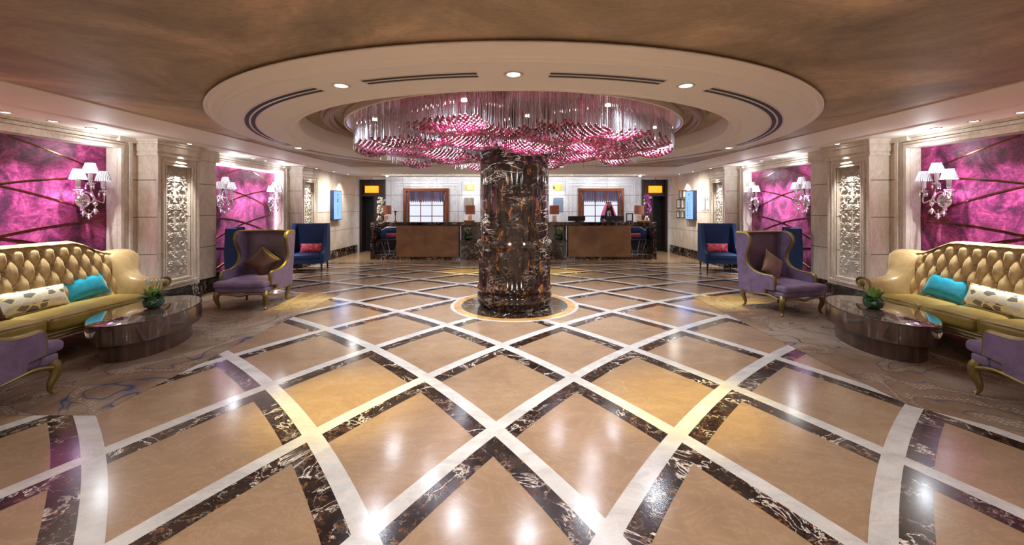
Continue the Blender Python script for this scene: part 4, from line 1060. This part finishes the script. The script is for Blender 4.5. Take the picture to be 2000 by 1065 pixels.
bouquet('orchid_vase', 'tall white orchid in a silver vase at the outer end of the left desk', (-4.22, 12.85, 1.14), MT['petal'], MT['petal'], 4, .08, .72)
bouquet('flower_vase', 'tall purple and white flowers in a clear vase on the right desk', (4.20, 12.9, 1.14), MT['petal_p'], MT['petal'], 9, .06, .80)
def on_desk(name, label, cat, loc, parts, group=None, rz=0):
    t_ = thing(name, label, cat, loc, rz, group)
    for nm_, mat, bs in parts:
        m = M()
        for b in bs: m.box(*b)
        obj(nm_, m, mat, t_, smooth=0)
    return t_
for x, lb in ((2.0, 'nearer the column'), (3.22, 'in front of the receptionist')):
    on_desk('computer_monitor', 'low black computer monitor on the right desk, '+lb, 'monitor', (x, 12.98, 1.14), [('screen', MT['slot'], [(-.27, .27, -.02, .02, .02, .17)]), ('stand', MT['slot'], [(-.08, .08, -.06, .08, 0, .012), (-.03, .03, 0, .02, .01, .05)])], 'computer monitors')
on_desk('photo_frame', 'dark blue framed photo standing on the right desk beside the receptionist', 'picture frame', (3.67, 12.95, 1.14), [('frame', MT['navy'], [(-.11, -.08, -.01, .01, .0, .27), (.08, .11, -.01, .01, 0, .27), (-.08, .08, -.01, .01, 0, .03), (-.08, .08, -.01, .01, .24, .27)]), ('photo', MT['paper'], [(-.08, .08, -.004, .004, .03, .24)])])
on_desk('tray', 'orange brown wooden tray under the lamp next to the column, left desk', 'tray', (-1.37, 12.70, 1.14), [('tray_body', plain('orange_tray', (190, 120, 40), .4), [(-.16, .16, -.08, .08, 0, .05)])])
on_desk('wooden_box', 'amber wooden box in front of the lamp at the outer end of the right desk', 'box', (4.02, 12.68, 1.14), [('lid', plain('amber_wood', (176, 128, 72), .35), [(-.19, .19, -.09, .09, .035, .05)]), ('box_body', plain('amber_wood_side', (140, 96, 50), .4), [(-.18, .18, -.08, .08, 0, .035)])])
t_ = thing('candlestick', 'slim brass and amber glass candlestick on the left desk beside the lit window', 'candlestick', (-3.72, 12.9, 1.14)); m = M(); m.lathe([(0, 0), (.045, 0), (.045, .02), (.015, .04), (.012, .2), (.03, .24), (.012, .26), (.04, .30), (.05, .34), (0, .33)], (0, 0, 0), 16); obj('stick', m, MT['copper'], t_)

# doorway shades
for s, nm in ((-1, 'left'), (1, 'right')):
    t_ = thing('ceiling_shade', 'glowing orange drum shade over the dark %s doorway' % nm, 'hanging lamp', (s*4.99, 14.42, 2.22), 0, 'orange drum shades')
    m = M(); m.lathe([(.24, -.12), (.24, .12), (.235, .12), (.235, -.12)], (0, 0, 0), 32); m.v = [v*np.array([1, .3, 1]) for v in m.v]; obj('drum', m, MT['amber'], t_)
    m = M(); m.tube([(0, 0, .12), (0, 0, .42)], .01, 6); m.lathe([(0, .12), (.235, .12)], (0, 0, 0), 32); m.v = [v*np.array([1, .3, 1]) for v in m.v]; obj('rod', m, MT['wood_dark'], t_)

# wall screens
def screen(s, y, label):
    t_ = thing('wall_screen', label, 'screen', (s*5.57, y, 1.655), 0, 'blue wall screens')
    m = M(); m.box(0, -s*.11, -.29, .29, -.455, .455); obj('casing', m, MT['navy'], t_, smooth=0)
    m = M(); m.box(-s*.11, -s*.113, -.265, .265, -.43, .43); obj('display', m, MT['screen'], t_, smooth=0)
    m = M(); fx0, fx1 = -s*.113, -s*.115; rn = random.Random(5 if s > 0 else 8)
    if s > 0:
        m.ball((-s*.114, 0, .33), .035, 10, 6, (.1, .6, 1.2)); m.box(fx0, fx1, -.08, .10, .215, .222); m.box(fx0, fx1, -.1, .14, .17, .176)
        for i in range(10):
            z = .08-i*.052; m.box(fx0, fx1, .10, .10+.03+.02*rn.random(), z, z+.026)
            m.box(fx0, fx1, -.12, .06, z+.008, z+.014)
    else:
        m.ball((-s*.114, 0, .33), .03, 10, 6, (.1, 1, 1)); m.box(fx0, fx1, -.03, .01, .10, .2); m.box(fx0, fx1, -.05, .05, .10, .12)
        for i in range(5): m.box(fx0, fx1, -.01, .02, -.05-i*.07, -.01-i*.07)
        for i in range(4): m.box(fx0, fx1, -.06, .07, .27-.03*i, .275-.03*i)
    obj('lettering', m, MT['glyph'], t_, smooth=0)
    light('POINT', (s*5.57-s*.35, y, 1.65), 2, (.4, .55, 1), .15, name='screen_light')
screen(-1, 12.72, 'tall lit blue screen on the left wall near the doorway')
screen(1, 12.74, 'tall lit blue screen on the right wall beside the framed certificates')
k = 0
for row, (z0, z1, ys) in enumerate(((1.90, 2.15, ((13.75, 13.45), (13.45, 13.16))), (1.56, 1.86, ((13.95, 13.62), (13.58, 13.32), (13.28, 13.04))), (1.24, 1.48, ((13.98, 13.66), (13.6, 13.32), (13.28, 13.04))))):
    for i, (ya, yb) in enumerate(ys):
        nmr = ('top', 'middle', 'bottom')[row]; pos_ = ('furthest from the screen', 'next to the furthest', 'nearest the screen')[i if len(ys) == 3 else i*2]
        t_ = thing('certificate_frame', 'gold framed certificate on the right wall, %s row, %s' % (nmr, pos_), 'picture frame', (5.57, (ya+yb)/2, (z0+z1)/2), 0, 'framed certificates')
        w2, h2 = (ya-yb)/2-.02, (z1-z0)/2
        m = M(); m.box(0, -.03, -w2, -w2+.02, -h2, h2); m.box(0, -.03, w2-.02, w2, -h2, h2); m.box(0, -.03, -w2, w2, -h2, -h2+.02); m.box(0, -.03, -w2, w2, h2-.02, h2); obj('frame', m, MT['gold'], t_, smooth=0)
        m = M(); m.box(0, -.01, -w2+.02, w2-.02, -h2+.02, h2-.02); obj('paper', m, MT['paper'], t_, smooth=0)
        m = M()
        for j in range(4): m.box(-.01, -.012, -w2*.5, w2*.5, h2*.4-j*h2*.28, h2*.4-j*h2*.28+.006)
        obj('printed_lines', m, MT['ink'], t_, smooth=0)
for i, (y, nmq) in enumerate(((12.0, 'nearer the screen'), (11.72, 'farther from the screen'))):
    t_ = thing('glass_plaque', 'arched frosted plaque on the right wall, the one '+nmq, 'plaque', (5.57, y, 1.72), 0, 'arched plaques')
    pts = [(-.11, -.2), (.11, -.2), (.12, .1)]+[(.11*math.cos(a), .1+.11*math.sin(a)) for a in np.linspace(0, PI, 12)]+[(-.12, .1)]
    m = M(); m.prism(pts, 0, -.02); obj('plaque_body', m, MT['plaque'], t_, smooth=0)
    m = M(); m.ball((-.021, 0, .1), .04, 12, 6, (.1, 1, 1)); m.box(-.02, -.022, -.06, .06, -.0, .006); m.box(-.02, -.022, -.05, .05, -.05, -.045); obj('engraving', m, MT['ink'], t_)

# ================================================================ RECEPTIONIST
def person():
    t_ = thing('person', 'person in a dark blue suit and red white headscarf behind the right desk', 'person', (3.12, 13.45, 0))
    V, E, R = [], [], []
    def j(p, r, par=None):
        V.append(p); R.append(r)
        if par is not None: E.append((par, len(V)-1))
        return len(V)-1
    pel = j((0, 0, .95), .15); ab = j((0, .0, 1.12), .14, pel); chst = j((0, .01, 1.32), .165, ab); nk = j((0, .01, 1.46), .075, chst); nk2 = j((0, -.005, 1.53), .06, nk)
    hd = j((0, -.015, 1.62), .085, nk2); tp = j((0, -.01, 1.69), .075, hd)
    for s in (-1, 1):
        sh = j((s*.17, .01, 1.41), .075, chst); el = j((s*.24, -.02, 1.14), .05, sh); wr = j((s*.20, -.24, 1.17), .034, el); pm = j((s*.19, -.30, 1.165), .034, wr)
        for q, (dx, L) in enumerate(((-.028, .075), (-.010, .085), (.010, .08), (.028, .065))):
            a = j((s*.19+dx, -.335, 1.165), .0105, pm); b = j((s*.19+dx*1.15, -.335-L*.55, 1.16), .0095, a); j((s*.19+dx*1.2, -.335-L, 1.148), .008, b)
        a = j((s*.19-s*.038, -.285, 1.16), .012, pm); j((s*.19-s*.06, -.325, 1.155), .010, a)
        hp = j((s*.09, 0, .86), .10, pel); kn = j((s*.10, -.01, .48), .065, hp); an = j((s*.10, .02, .09), .045, kn); j((s*.10, -.14, .04), .04, an)
    me = bpy.data.meshes.new('body'); me.from_pydata(V, E, []); o = bpy.data.objects.new('body', me); C.objects.link(o)
    sk = o.modifiers.new('skin', 'SKIN'); 
    for i, r in enumerate(R): me.skin_vertices[0].data[i].radius = (r, r)
    me.skin_vertices[0].data[0].use_root = True; me.skin_vertices[0].data[hd].radius = (.075, .09)
    sb = o.modifiers.new('sub', 'SUBSURF'); sb.levels = sb.render_levels = 2
    dg = bpy.context.evaluated_depsgraph_get(); me2 = bpy.data.meshes.new_from_object(o.evaluated_get(dg))
    o.modifiers.clear(); o.data = me2; me2.materials.clear()
    for mt in ('suit', 'skin', 'shirt'): me2.materials.append(MT[mt])
    for f in me2.polygons:
        c = f.center; f.use_smooth = True
        f.material_index = 1 if (c.z > 1.47 or (c.y < -.25 and c.z > 1.0)) else (2 if (abs(c.x) < .05-.16*(1.47-c.z)*0 and c.y < -.05 and 1.2 < c.z <= 1.47) else 0)
    o.parent = t_
    m = M(); m.box(-.018, .018, -.175, -.165, 1.2, 1.42); obj('tie', m, MT['suit'], t_)
    m = M(); m.ball((0, -.105, 1.60), .014, 8, 6, (1, 1.2, 1.5)); obj('nose', m, MT['skin'], t_)
    for s in (-1, 1):
        m = M(); m.ball((s*.032, -.092, 1.63), .011, 8, 6); obj('eye', m, MT['shirt'], t_); m = M(); m.ball((s*.032, -.101, 1.63), .006, 6, 5); obj('pupil', m, MT['slot'], t_)
        m = M(); m.tube([(s*.015, -.097, 1.65), (s*.05, -.088, 1.65)], .005, 5); obj('eyebrow', m, MT['slot'], t_)
    m = M(); m.tube([(-.025, -.096, 1.565), (0, -.102, 1.562), (.025, -.096, 1.565)], .006, 6); obj('mouth', m, plain('lips', (120, 60, 56), .5), t_)
    m = M(); m.ball((0, -.07, 1.545), .05, 12, 8, (1.1, .8, .8)); obj('beard', m, MT['slot'], t_)
    m = M()
    def hood(u, v):
        # v 0 crown .. 1 hem; u around with the face left open at the front
        a = -PI/2+math.radians(38+14*(1-v)*0)+(2*PI-2*math.radians(38))*u
        z = 1.745-.02*v-.40*v**1.3; r = .02+.085*min(1, v*4)**.5+.17*max(0, v-.25)
        ry = .95 if v < .4 else .95-.35*(v-.4)
        return (r*math.cos(a)*1.08, r*math.sin(a)*ry+.0+.02*math.sin(9*a)*v*.6, z)
    m.grid(hood, 48, 16); m.ball((0, 0, 1.68), .10, 20, 12, (1, 1.05, .72)); obj('headscarf', m, MT['ghutra'], t_, smooth=80)
    m = M()
    for z in (1.735, 1.75): m.lathe([(.094, z-.008), (.102, z), (.094, z+.008), (.086, z), (.094, z-.008)], (0, 0.0, 0), 28)
    obj('headband', m, MT['slot'], t_)
person()
